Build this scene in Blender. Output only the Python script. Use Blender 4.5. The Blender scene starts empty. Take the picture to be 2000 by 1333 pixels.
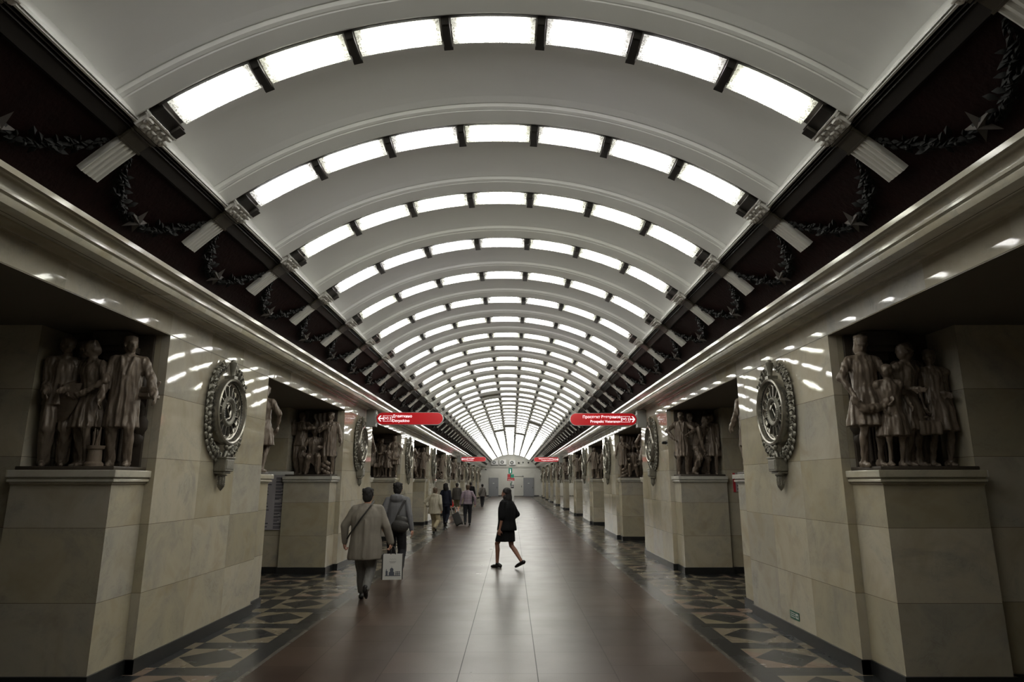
import bpy, bmesh, math, random
from mathutils import Vector, Matrix, Euler, noise as pnoise
random.seed(7)
PI = math.pi
R_ = math.radians
scene = bpy.context.scene
COL = scene.collection

# ------------------------------------------------------------------ camera, world, exposure
cam = bpy.data.cameras.new('camera'); co = bpy.data.objects.new('camera', cam); COL.objects.link(co)
cam.sensor_width = 36.0; cam.lens = 1254 / 2000 * 36.0
co.location = (0.137, 0.0, 1.8); co.rotation_euler = (R_(90 + 12.35), 0, 0)
cam.clip_start = 0.05; cam.clip_end = 300
scene.camera = co
w = bpy.data.worlds.new('world'); scene.world = w; w.use_nodes = True
w.node_tree.nodes['Background'].inputs[0].default_value = (0.5, 0.5, 0.45, 1)
w.node_tree.nodes['Background'].inputs[1].default_value = 0.0
scene.view_settings.view_transform = 'Standard'; scene.view_settings.look = 'None'
scene.view_settings.exposure = 0.0; scene.view_settings.gamma = 1.0
scene.view_settings.use_curve_mapping = False
scene.cycles.use_denoising = True
scene.cycles.max_bounces = 7; scene.cycles.diffuse_bounces = 4; scene.cycles.glossy_bounces = 3
scene.cycles.transmission_bounces = 3
scene.cycles.caustics_reflective = False; scene.cycles.caustics_refractive = False
scene.cycles.sample_clamp_indirect = 6.0
LAMP = 29.0          # radiance of a lit lamp cover

# ------------------------------------------------------------------ hall dimensions (metres)
RC = 4.15; ZC = 0.97                  # circle of the lamp rows
HW = 3.50                             # half width of the hall between pier faces
PITCH = 7.32; PW = 2.83; Y0 = 6.67    # pier spacing, width of a pier face, start of the first pier
BAY = 1.464; YA = 4.22               # spacing of the lamp rows, first full row
YEND = 82.0; YBACK = -3.2
ZS = 3.32                             # underside of the architrave
ORD = ['zeroth', 'first', 'second', 'third', 'fourth', 'fifth', 'sixth', 'seventh', 'eighth', 'ninth', 'tenth', 'eleventh',
       'twelfth', 'thirteenth', 'fourteenth', 'fifteenth', 'sixteenth', 'seventeenth', 'eighteenth', 'nineteenth', 'twentieth']

def arc(a, r):                        # a: degrees from the crown, r: radius
    return (r * math.sin(R_(a)), ZC + r * math.cos(R_(a)))

# ------------------------------------------------------------------ node helper
class X:
    """a float socket with arithmetic"""
    nt = None
    def __init__(s, v): s.v = v
    @staticmethod
    def op(o, *a):
        n = X.nt.nodes.new('ShaderNodeMath'); n.operation = o
        for i, x in enumerate(a):
            x = x.v if isinstance(x, X) else x
            if isinstance(x, (int, float)): n.inputs[i].default_value = x
            else: X.nt.links.new(x, n.inputs[i])
        return X(n.outputs[0])
    def __add__(s, o): return X.op('ADD', s, o)
    __radd__ = __add__
    def __sub__(s, o): return X.op('SUBTRACT', s, o)
    def __rsub__(s, o): return X.op('SUBTRACT', o, s)
    def __mul__(s, o): return X.op('MULTIPLY', s, o)
    __rmul__ = __mul__
    def __truediv__(s, o): return X.op('DIVIDE', s, o)
    def lt(s, o): return X.op('LESS_THAN', s, o)
    def gt(s, o): return X.op('GREATER_THAN', s, o)
    def abs(s): return X.op('ABSOLUTE', s)
    def floor(s): return X.op('FLOOR', s)
    def mod(s, m): return X.op('FLOORED_MODULO', s, m)
    def clamp(s):
        n = X.op('ADD', s, 0.0); n.v.node.use_clamp = True; return n
def setin(sock, v):
    if isinstance(v, X): v = v.v
    if isinstance(v, (int, float)): sock.default_value = v
    elif isinstance(v, tuple): sock.default_value = v if len(v) == 4 or len(sock.default_value) == 3 else (*v, 1)
    else: X.nt.links.new(v, sock)
def mix(a, b, f):
    n = X.nt.nodes.new('ShaderNodeMix'); n.data_type = 'RGBA'
    setin(n.inputs[0], f); setin(n.inputs[6], a); setin(n.inputs[7], b); return n.outputs[2]
def noise(vec, scale, detail=3, rough=0.55, dist=0.0):
    n = X.nt.nodes.new('ShaderNodeTexNoise'); n.inputs['Scale'].default_value = scale
    n.inputs['Detail'].default_value = detail; n.inputs['Roughness'].default_value = rough
    n.inputs['Distortion'].default_value = dist
    if vec is not None: X.nt.links.new(vec, n.inputs['Vector'])
    return X(n.outputs[0])
def ramp(f, *stops):
    n = X.nt.nodes.new('ShaderNodeValToRGB'); setin(n.inputs[0], f)
    e = n.color_ramp.elements
    e[0].position = stops[0][0]; e[0].color = (*stops[0][1], 1); e[1].position = stops[-1][0]; e[1].color = (*stops[-1][1], 1)
    for p, c in stops[1:-1]: k = e.new(p); k.color = (*c, 1)
    return n.outputs[0]
def comb(x, y, z):
    n = X.nt.nodes.new('ShaderNodeCombineXYZ')
    for i, v in enumerate((x, y, z)): setin(n.inputs[i], v)
    return n.outputs[0]
def white(vec):
    n = X.nt.nodes.new('ShaderNodeTexWhiteNoise'); n.noise_dimensions = '3D'; X.nt.links.new(vec, n.inputs[0]); return X(n.outputs[0])
def bump(h, strength, dist=0.01):
    n = X.nt.nodes.new('ShaderNodeBump'); n.inputs['Strength'].default_value = strength; n.inputs['Distance'].default_value = dist
    setin(n.inputs['Height'], h); return n.outputs[0]
def newmat(name):
    m = bpy.data.materials.new(name); m.use_nodes = True; X.nt = m.node_tree
    b = m.node_tree.nodes['Principled BSDF']; return m, b
def pos():
    g = X.nt.nodes.new('ShaderNodeNewGeometry'); s = X.nt.nodes.new('ShaderNodeSeparateXYZ')
    X.nt.links.new(g.outputs['Position'], s.inputs[0])
    sn = X.nt.nodes.new('ShaderNodeSeparateXYZ'); X.nt.links.new(g.outputs['True Normal'], sn.inputs[0])
    return [X(o) for o in s.outputs], [X(o) for o in sn.outputs], g.outputs['Position']
def simple(name, col, rough=0.5, metal=0.0, var=0.0, vs=8.0, bmp=0.0, bs=40.0, emit=None, es=0.0, spec=0.5):
    m, b = newmat(name)
    b.inputs['Base Color'].default_value = (*col, 1); b.inputs['Roughness'].default_value = rough
    b.inputs['Metallic'].default_value = metal; b.inputs['Specular IOR Level'].default_value = spec
    tc = X.nt.nodes.new('ShaderNodeTexCoord')
    if var:
        n = noise(tc.outputs['Object'], vs, 4)
        X.nt.links.new(mix(tuple(c * (1 - var) for c in col) + (1,), tuple(min(1, c * (1 + var)) for c in col) + (1,), n), b.inputs['Base Color'])
    if bmp: X.nt.links.new(bump(noise(tc.outputs['Object'], bs, 3), bmp), b.inputs['Normal'])
    if emit: b.inputs['Emission Color'].default_value = (*emit, 1); b.inputs['Emission Strength'].default_value = es
    return m

def marble(name, tone=(1, 1, 1), courses=True, rough=0.1, slab=0.943, dark=1.0):
    m, b = newmat(name)
    (x, y, z), (nx, ny, nz), P = pos()
    isx = nx.abs().gt(0.5)
    u = isx * ((y - Y0).mod(PITCH) / slab + x.floor() * 7.0) + (1 - isx) * ((x.abs() - 3.59) / 0.94 + 31.0 + (y / 3.0).floor() * 5.0)
    zz = (z - 0.08) / 0.65
    row = zz.floor()
    idv = comb(u.floor(), row, (x.gt(0.0)) * 13.0 + ((y - Y0) / PITCH).floor() * 3.0)
    rnd = white(idv)
    sv = X.nt.nodes.new('ShaderNodeVectorMath'); sv.operation = 'MULTIPLY_ADD'
    X.nt.links.new(P, sv.inputs[0]); sv.inputs[1].default_value = (1, 1, 1)
    off = comb(rnd * 17.0, rnd * 9.0, rnd * 23.0); X.nt.links.new(off, sv.inputs[2])
    V = sv.outputs[0]
    n1 = noise(V, 1.5, 5, 0.6, 0.8); n2 = noise(V, 3.4, 6, 0.65, 2.0)
    t = tone
    base = ramp(n1, (0.3, (0.50 * t[0], 0.45 * t[1], 0.355 * t[2])), (0.5, (0.60 * t[0], 0.565 * t[1], 0.485 * t[2])), (0.70, (0.50 * t[0], 0.49 * t[1], 0.45 * t[2])))
    slabtone = mix(mix((0.74, 0.72, 0.64, 1), (1.04, 1.04, 1.04, 1), rnd), (0.86, 0.88, 0.93, 1), white(off).gt(0.72) * 0.7)
    mm = X.nt.nodes.new('ShaderNodeMix'); mm.data_type = 'RGBA'; mm.blend_type = 'MULTIPLY'; mm.inputs[0].default_value = 1
    X.nt.links.new(base, mm.inputs[6]); X.nt.links.new(slabtone, mm.inputs[7]); c = mm.outputs[2]
    vein = ((n2 - 0.5).abs() * 30.0); vein = (1 - vein).clamp() * (n1 - 0.50).clamp() * 4.0
    c = mix(c, (0.24, 0.20, 0.15, 1), (vein * 0.6).clamp())
    blot = (noise(V, 1.1, 5, 0.7, 1.2) - 0.53).clamp() * 5.0
    c = mix(c, (0.26, 0.25, 0.235, 1), (blot * noise(V, 9.0, 5, 0.7)).clamp())
    if courses:
        jz = (zz.mod(1.0) - 0.0).lt(0.007)
        ju = ((u.mod(1.0)).lt(0.003)) * 0.55
        j = X.op('MAXIMUM', jz, ju)
        c = mix(c, (0.10, 0.075, 0.05, 1), j * 0.85)
    if dark != 1.0:
        c = mix((0, 0, 0, 1), c, dark)
    X.nt.links.new(c, b.inputs['Base Color'])
    rr = noise(P, 5.0, 3) * 0.03 + rough - 0.08
    setin(b.inputs['Roughness'], rr)
    X.nt.links.new(bump(noise(P, 2.2, 2, 0.5, 0.3), 0.08, 0.015), b.inputs['Normal'])
    return m

M = {}
M['marble'] = marble('pale_marble', tone=(0.89, 0.865, 0.80))
M['marble_arch'] = marble('architrave_marble', tone=(1.1, 1.12, 1.16), courses=False, rough=0.10)
M['marble_cornice'] = marble('cornice_marble', tone=(1.1, 1.12, 1.12), courses=False, rough=0.16)
M['base'] = simple('dark_base_stone', (0.018, 0.019, 0.019), 0.3, var=0.25, vs=5)
M['plaster'] = simple('white_ceiling_paint', (0.87, 0.87, 0.85), 0.36, var=0.03, vs=1.5)
M['rib'] = simple('white_rib_plaster', (0.88, 0.88, 0.85), 0.45, var=0.03, vs=4)
M['beam'] = simple('dark_brown_beam', (0.016, 0.013, 0.011), 0.42, var=0.2, vs=4, spec=0.25)
M['frieze'] = simple('dark_red_brown_frieze', (0.011, 0.003, 0.0024), 0.6, var=0.6, vs=7, bmp=0.4, bs=25, spec=0.1)
M['leaf'] = simple('dark_painted_leaves', (0.0055, 0.0055, 0.0048), 0.5, var=0.3, spec=0.12)
M['star'] = simple('grey_star_plaster', (0.085, 0.075, 0.068), 0.45, spec=0.2)
M['flute'] = simple('white_fluted_plaster', (0.82, 0.81, 0.76), 0.5, var=0.05)
M['capital'] = simple('silvered_capital', (0.80, 0.78, 0.74), 0.35, var=0.25, vs=30, bmp=0.6, bs=45)
M['collar'] = simple('olive_collar', (0.055, 0.047, 0.032), 0.35, var=0.2)
M['bracket'] = simple('black_lamp_bracket', (0.018, 0.016, 0.013), 0.3)
M['dark_glass'] = simple('patterned_glass_end', (0.16, 0.145, 0.11), 0.12, var=0.8, vs=60, bmp=1.0, bs=90)
M['bronze'] = simple('weathered_bronze', (0.20, 0.19, 0.155), 0.36, metal=0.35, var=0.4, vs=25, bmp=0.3, bs=60)
M['bronze_light'] = simple('polished_bronze_rim', (0.40, 0.38, 0.33), 0.24, metal=0.8, var=0.15)
M['bronze_dark'] = simple('dark_bronze', (0.035, 0.034, 0.03), 0.4, metal=0.3)
M['relief'] = simple('brown_bronze_relief', (0.185, 0.145, 0.11), 0.36, metal=0.1, var=0.35, vs=6, bmp=0.45, bs=16)
M['relief_back'] = simple('dark_relief_ground', (0.06, 0.047, 0.036), 0.5, var=0.3, vs=5, bmp=0.3, bs=20)
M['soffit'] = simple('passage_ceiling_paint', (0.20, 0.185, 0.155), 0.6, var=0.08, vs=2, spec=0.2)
M['endwall'] = simple('grey_end_wall', (0.60, 0.59, 0.54), 0.4, var=0.12, vs=0.9)
M['door'] = simple('grey_metal_door', (0.24, 0.245, 0.26), 0.4)
M['steel'] = simple('brushed_steel', (0.45, 0.45, 0.44), 0.3, metal=0.8)
M['grey_box'] = simple('grey_sign_box', (0.30, 0.31, 0.29), 0.45)
M['white_plastic'] = simple('white_plastic', (0.70, 0.70, 0.68), 0.4)
M['black'] = simple('black_plastic', (0.015, 0.015, 0.015), 0.4)
M['skin'] = simple('skin', (0.42, 0.22, 0.15), 0.5)
M['skin_dim'] = simple('tanned_skin', (0.30, 0.15, 0.10), 0.5)
M['sign_white'] = simple('lit_white_lettering', (0.8, 0.8, 0.8), 0.4, emit=(1, 0.88, 0.92), es=1.0)

def mat_lamp():
    m, b = newmat('lit_ribbed_glass')
    b.inputs['Base Color'].default_value = (0.75, 0.75, 0.7, 1); b.inputs['Roughness'].default_value = 0.25
    tc = X.nt.nodes.new('ShaderNodeTexCoord')
    inf = X.nt.nodes.new('ShaderNodeObjectInfo')
    rnd = X(inf.outputs['Random'])
    col = mix((1.0, 1.0, 0.90, 1), (0.99, 0.965, 1.0, 1), (rnd * 1.6 - 0.3).clamp())
    X.nt.links.new(col, b.inputs['Emission Color'])
    b.inputs['Emission Strength'].default_value = LAMP
    return m
M['lamp'] = mat_lamp()

def mat_lampglass():
    m, b = newmat('patterned_lamp_glass'); nt = m.node_tree; nt.nodes.remove(b); out = nt.nodes['Material Output']
    tc = nt.nodes.new('ShaderNodeTexCoord')
    n = nt.nodes.new('ShaderNodeTexVoronoi'); n.inputs['Scale'].default_value = 62; nt.links.new(tc.outputs['Object'], n.inputs['Vector'])
    h = X(n.outputs['Distance'])
    tr = nt.nodes.new('ShaderNodeBsdfTransparent'); tr.inputs[0].default_value = (.97, .97, .94, 1)
    tl = nt.nodes.new('ShaderNodeBsdfTranslucent'); tl.inputs[0].default_value = (.30, .30, .27, 1)
    gl = nt.nodes.new('ShaderNodeBsdfGlossy'); gl.inputs['Roughness'].default_value = .15; gl.inputs[0].default_value = (.5, .5, .45, 1)
    bp = bump(h, 1.0, .01); nt.links.new(bp, gl.inputs['Normal'])
    m1 = nt.nodes.new('ShaderNodeMixShader'); setin(m1.inputs[0], (h * 0.7 + .22).clamp()); nt.links.new(tr.outputs[0], m1.inputs[1]); nt.links.new(tl.outputs[0], m1.inputs[2])
    m2 = nt.nodes.new('ShaderNodeMixShader'); m2.inputs[0].default_value = .08; nt.links.new(m1.outputs[0], m2.inputs[1]); nt.links.new(gl.outputs[0], m2.inputs[2])
    nt.links.new(m2.outputs[0], out.inputs['Surface']); return m
M['lamp_glass'] = mat_lampglass()

def mat_sign():
    m, b = newmat('lit_red_sign')
    b.inputs['Base Color'].default_value = (0.40, 0.008, 0.012, 1); b.inputs['Roughness'].default_value = 0.25
    b.inputs['Emission Color'].default_value = (1, 0.02, 0.03, 1); b.inputs['Emission Strength'].default_value = 0.2
    return m
M['sign_red'] = mat_sign()

def mat_floor():
    m, b = newmat('granite_and_marble_floor')
    (x, y, z), N, P = pos()
    ax = x.abs()
    # central field of brown granite slabs
    u = x / 0.75 + 0.5; col = u.floor()
    v = (y - 6.687) / 0.80 + (u - 0.5).floor().abs() * 0.0 + ax.gt(1.125) * (x.gt(0.0) * 0.25 + 0.4) + ax.gt(1.875) * 0.3; row = v.floor()
    r1 = white(comb(col, row, 3.0)); r2 = white(comb(col, row, 9.0))
    edge = ((ax - 0.55) * 0.75).clamp()
    inner = mix((0.052, 0.042, 0.035, 1), (0.088, 0.073, 0.062, 1), r1)
    outer = mix((0.034, 0.020, 0.014, 1), (0.088, 0.060, 0.045, 1), r2)
    c = mix(inner, outer, (edge + (r1 - 0.5) * 0.35).clamp())
    sp = noise(P, 75.0, 2)
    c = mix(c, (0.04, 0.03, 0.024, 1), ((sp - 0.5) * 3.0).clamp())
    blot = noise(P, 0.9, 3)
    c = mix(c, (0.055, 0.038, 0.03, 1), ((blot - 0.45) * 1.6).clamp() * 0.55)
    j = X.op('MAXIMUM', u.mod(1.0).lt(0.014) * (0.5 + ax.lt(0.6) * 0.5), v.mod(1.0).lt(0.009) * 0.7)
    c = mix(c, (0.008, 0.006, 0.005, 1), j * 0.9)
    # pattern
    n4 = noise(P, 5.0, 4)
    dark = mix((0.016, 0.017, 0.018, 1), (0.030, 0.031, 0.031, 1), n4)
    pu = (ax - 2.65).mod(0.985); pv = (y - 6.894).mod(1.008)
    rid = white(comb(((ax - 2.65) / 0.985).floor(), ((y - 6.894) / 1.008).floor(), x.gt(0.0) * 5.0 + (pu + pv * 1.2).gt(0.8) * 3.0))
    cream = mix((0.17, 0.145, 0.095, 1), (0.20, 0.165, 0.125, 1), rid)
    cream = mix(cream, (0.20, 0.12, 0.09, 1), rid.gt(0.82) * 0.6)
    cream = mix(cream, (0.11, 0.09, 0.06, 1), n4 * 0.5)
    inr = pu.lt(0.72) * pv.lt(0.737)
    dia = (((pu - 0.36).abs() / 0.335 + (pv - 0.3685).abs() / 0.345)).lt(1.0)
    cross = pu.gt(0.72) * pv.gt(0.737)
    pat = mix(dark, cream, X.op('MAXIMUM', inr * (1 - dia), cross))
    c = mix(c, mix((0.07, 0.065, 0.055, 1), (0.10, 0.092, 0.08, 1), n4), ax.gt(2.38))
    c = mix(c, dark, ax.gt(2.43))
    c = mix(c, pat, ax.gt(2.65))
    X.nt.links.new(c, b.inputs['Base Color'])
    rr = noise(P, 1.3, 4) * 0.16 + 0.20 + ax.gt(2.38) * (-0.04)
    setin(b.inputs['Roughness'], rr + 0.03)
    setin(b.inputs['Specular IOR Level'], 0.22 - j * 0.18)
    h = noise(P, 3.0, 2) + j * (-0.6)
    X.nt.links.new(bump(h, 0.04, 0.004), b.inputs['Normal'])
    return m
M['floor'] = mat_floor()

# ------------------------------------------------------------------ mesh helper
class MB:
    def __init__(s): s.v = []; s.f = []; s.m = []
    def add(s, vs, fs, mi=0):
        o = len(s.v); s.v += [tuple(v) for v in vs]; s.f += [tuple(i + o for i in f) for f in fs]; s.m += [mi] * len(fs); return s
    def box(s, x0, x1, y0, y1, z0, z1, mi=0):
        vs = [(x, y, z) for z in (z0, z1) for y in (y0, y1) for x in (x0, x1)]
        return s.add(vs, [(0, 2, 3, 1), (4, 5, 7, 6), (0, 1, 5, 4), (2, 6, 7, 3), (0, 4, 6, 2), (1, 3, 7, 5)], mi)
    def bbox(s, x0, x1, y0, y1, z0, z1, r, mi=0):
        bm = bmesh.new(); bmesh.ops.create_cube(bm, size=1)
        for v in bm.verts: v.co = ((x0 + x1) / 2 + v.co.x * (x1 - x0), (y0 + y1) / 2 + v.co.y * (y1 - y0), (z0 + z1) / 2 + v.co.z * (z1 - z0))
        bmesh.ops.bevel(bm, geom=bm.edges[:], offset=r, segments=2, affect='EDGES', profile=0.5)
        return s.bm(bm, mi)
    def bm(s, bm, mi=0):
        bm.verts.index_update()
        s.add([v.co[:] for v in bm.verts], [[v.index for v in f.verts] for f in bm.faces], mi); bm.free(); return s
    def poly_extrude(s, pts, z0, z1, mi=0):       # pts in xy, counter-clockwise, extruded along z
        n = len(pts); vs = [(x, y, z0) for x, y in pts] + [(x, y, z1) for x, y in pts]
        return s.add(vs, [tuple(range(n))[::-1], tuple(range(n, 2 * n))] + [(i, (i + 1) % n, n + (i + 1) % n, n + i) for i in range(n)], mi)
    def rings(s, rs, closed=True, cap=True, mi=0):
        n = len(rs[0]); vs = [p for r in rs for p in r]; fs = []
        for k in range(len(rs) - 1):
            for i in range(n if closed else n - 1):
                j = (i + 1) % n; fs.append((k * n + i, k * n + j, (k + 1) * n + j, (k + 1) * n + i))
        if cap and closed:
            fs.append(tuple(range(n))[::-1]); fs.append(tuple((len(rs) - 1) * n + i for i in range(n)))
        return s.add(vs, fs, mi)
    def cap(s, a, b, ra, rb, seg=14, mi=0):        # tapered capsule
        a = Vector(a); b = Vector(b); d = (b - a); L = d.length or 1e-6; d.normalize()
        t = d.orthogonal().normalized(); q = d.cross(t); rs = []
        for k in range(5): 
            th = -PI / 2 + PI / 2 * k / 4; rs.append((a + d * ra * math.sin(th), max(ra * math.cos(th), 1e-4)))
        for k in range(5):
            th = PI / 2 * k / 4; rs.append((b + d * rb * math.sin(th), max(rb * math.cos(th), 1e-4)))
        return s.rings([[c + (t * math.cos(2 * PI * i / seg) + q * math.sin(2 * PI * i / seg)) * r for i in range(seg)] for c, r in rs], mi=mi)
    def tube(s, pts, r, seg=8, mi=0):
        pts = [Vector(p) for p in pts]; rs = []; up = None
        for k, p in enumerate(pts):
            d = (pts[min(k + 1, len(pts) - 1)] - pts[max(k - 1, 0)]).normalized()
            if up is None: up = d.orthogonal().normalized()
            up = (up - d * up.dot(d)).normalized(); q = d.cross(up)
            rr = r[k] if isinstance(r, (list, tuple)) else r
            rs.append([p + (up * math.cos(2 * PI * i / seg) + q * math.sin(2 * PI * i / seg)) * rr for i in range(seg)])
        return s.rings(rs, mi=mi)
    def ell(s, c, r, rot=None, u=14, v=9, mi=0):
        Rm = Euler(rot).to_matrix() if rot else Matrix.Identity(3); c = Vector(c); rs = []
        for k in range(v + 1):
            th = -PI / 2 + PI * k / v; cr = max(math.cos(th), 1e-3)
            rs.append([c + Rm @ Vector((r[0] * cr * math.cos(2 * PI * i / u), r[1] * cr * math.sin(2 * PI * i / u), r[2] * math.sin(th))) for i in range(u)])
        return s.rings(rs, mi=mi)
    def lathe(s, prof, axis='y', seg=32, mi=0, c=(0, 0, 0)):   # prof: (r, h)
        rs = []
        for r, h in prof:
            ring = []
            for i in range(seg):
                a = 2 * PI * i / seg; p, q = r * math.cos(a), r * math.sin(a)
                ring.append((c[0] + p, c[1] + h, c[2] + q) if axis == 'y' else (c[0] + p, c[1] + q, c[2] + h))
            rs.append(ring)
        return s.rings(rs, cap=False, mi=mi)
    def loft(s, rows, seg=36, mi=0, amp=None, freq=9, ph=0.0):  # rows: (cx, cy, cz, rx, ry[, fold])
        rs = []
        for row in rows:
            cx, cy, cz, rx, ry = row[:5]; am = row[5] if len(row) > 5 else 0
            ring = []
            for i in range(seg):
                a = 2 * PI * i / seg
                k = 1 + am * math.sin(freq * a + ph + cz * 3) + am * 0.5 * math.sin((freq * 2 + 3) * a + 1.3)
                ring.append((cx + rx * k * math.cos(a), cy + ry * k * math.sin(a), cz))
            rs.append(ring)
        return s.rings(rs, mi=mi)
    def merge(s, o, Mx=None):
        vs = [tuple(Mx @ Vector(v)) for v in o.v] if Mx else o.v
        b = len(s.v); s.v += vs; s.f += [tuple(i + b for i in f) for f in o.f]; s.m += o.m; return s
    def mesh(s, name, mats, smooth=False):
        me = bpy.data.meshes.new(name); me.from_pydata(s.v, [], s.f)
        for m in (mats if isinstance(mats, (list, tuple)) else [mats]): me.materials.append(m)
        for p, mi in zip(me.polygons, s.m): p.material_index = mi
        bm = bmesh.new(); bm.from_mesh(me); bmesh.ops.recalc_face_normals(bm, faces=bm.faces); bm.to_mesh(me); bm.free()
        if smooth:
            me.shade_smooth() if smooth is True else me.shade_auto_smooth(angle=R_(smooth)) if hasattr(me, 'shade_auto_smooth') else None
            if smooth is not True:
                for p in me.polygons: p.use_smooth = True
                me.set_sharp_from_angle(angle=R_(smooth))
        me.update(); return me
    def build(s, name, mats, parent=None, smooth=False, **kw):
        return place(name, s.mesh(name, mats, smooth), parent, **kw)

def place(name, me, parent=None, loc=None, rot=None, scale=None):
    o = bpy.data.objects.new(name, me); COL.objects.link(o)
    if parent: o.parent = parent
    if loc: o.location = loc
    if rot: o.rotation_euler = rot
    if scale: o.scale = scale
    return o
def tag(o, label=None, cat=None, group=None, kind=None):
    if label: o['label'] = label
    if cat: o['category'] = cat
    if group: o['group'] = group
    if kind: o['kind'] = kind
    return o
def thing(name, label, cat, loc=(0, 0, 0), rot=(0, 0, 0), scale=(1, 1, 1), group=None):
    o = bpy.data.objects.new(name, None); COL.objects.link(o); o.empty_display_size = 0.1
    o.location = loc; o.rotation_euler = rot; o.scale = scale
    return tag(o, label, cat, group)
def copy_tree(o, parent=None):
    c = o.copy(); COL.objects.link(c); c.parent = parent
    for ch in o.children: copy_tree(ch, c)
    return c
def fused(mb, name, mats, voxel, smooth=4, factor=0.6, folds=None):
    """one continuous surface from overlapping volumes"""
    me = mb.mesh(name + '_raw', mats); o = bpy.data.objects.new('raw', me); COL.objects.link(o)
    r = o.modifiers.new('r', 'REMESH'); r.mode = 'VOXEL'; r.voxel_size = voxel
    s = o.modifiers.new('s', 'SMOOTH'); s.factor = factor; s.iterations = smooth
    dg = bpy.context.evaluated_depsgraph_get(); dg.update()
    out = bpy.data.meshes.new_from_object(o.evaluated_get(dg))
    bpy.data.objects.remove(o); bpy.data.meshes.remove(me)
    out.name = name
    if folds:                                             # drapery: mostly vertical creases pushed along the normals
        amp, sc, zmax = folds
        ns = [v.normal.copy() for v in out.vertices]
        for v, n in zip(out.vertices, ns):
            c = v.co; k = 1.0 if c.z < zmax else .25
            f = pnoise.noise(Vector((c.x * sc, c.y * sc, c.z * sc * .16 + 3))) + .6 * pnoise.noise(Vector((c.x * sc * 2.1 + 9, c.y * sc * 2.1, c.z * sc * .4)))
            v.co = c + n * (amp * k * f)
    for p in out.polygons: p.use_smooth = True; p.material_index = 0
    if not out.materials:
        out.materials.append(mats if not isinstance(mats, (list, tuple)) else mats[0])
    return out
def text_mesh(txt, size, depth=0.003, align='LEFT', bold=0.0):
    cu = bpy.data.curves.new('t', 'FONT'); cu.body = txt; cu.size = size; cu.extrude = depth; cu.offset = bold; cu.align_x = align
    o = bpy.data.objects.new('t', cu); COL.objects.link(o)
    dg = bpy.context.evaluated_depsgraph_get(); dg.update()
    me = bpy.data.meshes.new_from_object(o.evaluated_get(dg)); bpy.data.objects.remove(o)
    me.materials.clear(); return me
def text_part(name, txt, size, mat, parent, loc, align='LEFT', bold=0.0, rot=(PI / 2, 0, 0), depth=0.002):
    me = text_mesh(txt, size, depth, align, bold); me.materials.append(mat)
    return place(name, me, parent, loc=loc, rot=rot)

# ------------------------------------------------------------------ the shell: floor, vault, friezes, architraves, end wall
def struct(mb, name, mats, smooth=False):
    return tag(mb.build(name, mats, smooth=smooth), kind='structure')
struct(MB().add([(-12, YBACK, 0), (12, YBACK, 0), (12, YEND, 0), (-12, YEND, 0)], [(0, 1, 2, 3)]).add(
    [(-12, YBACK, -.2), (12, YBACK, -.2), (12, YEND, -.2), (-12, YEND, -.2)], [(3, 2, 1, 0)]), 'floor', M['floor'])

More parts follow.
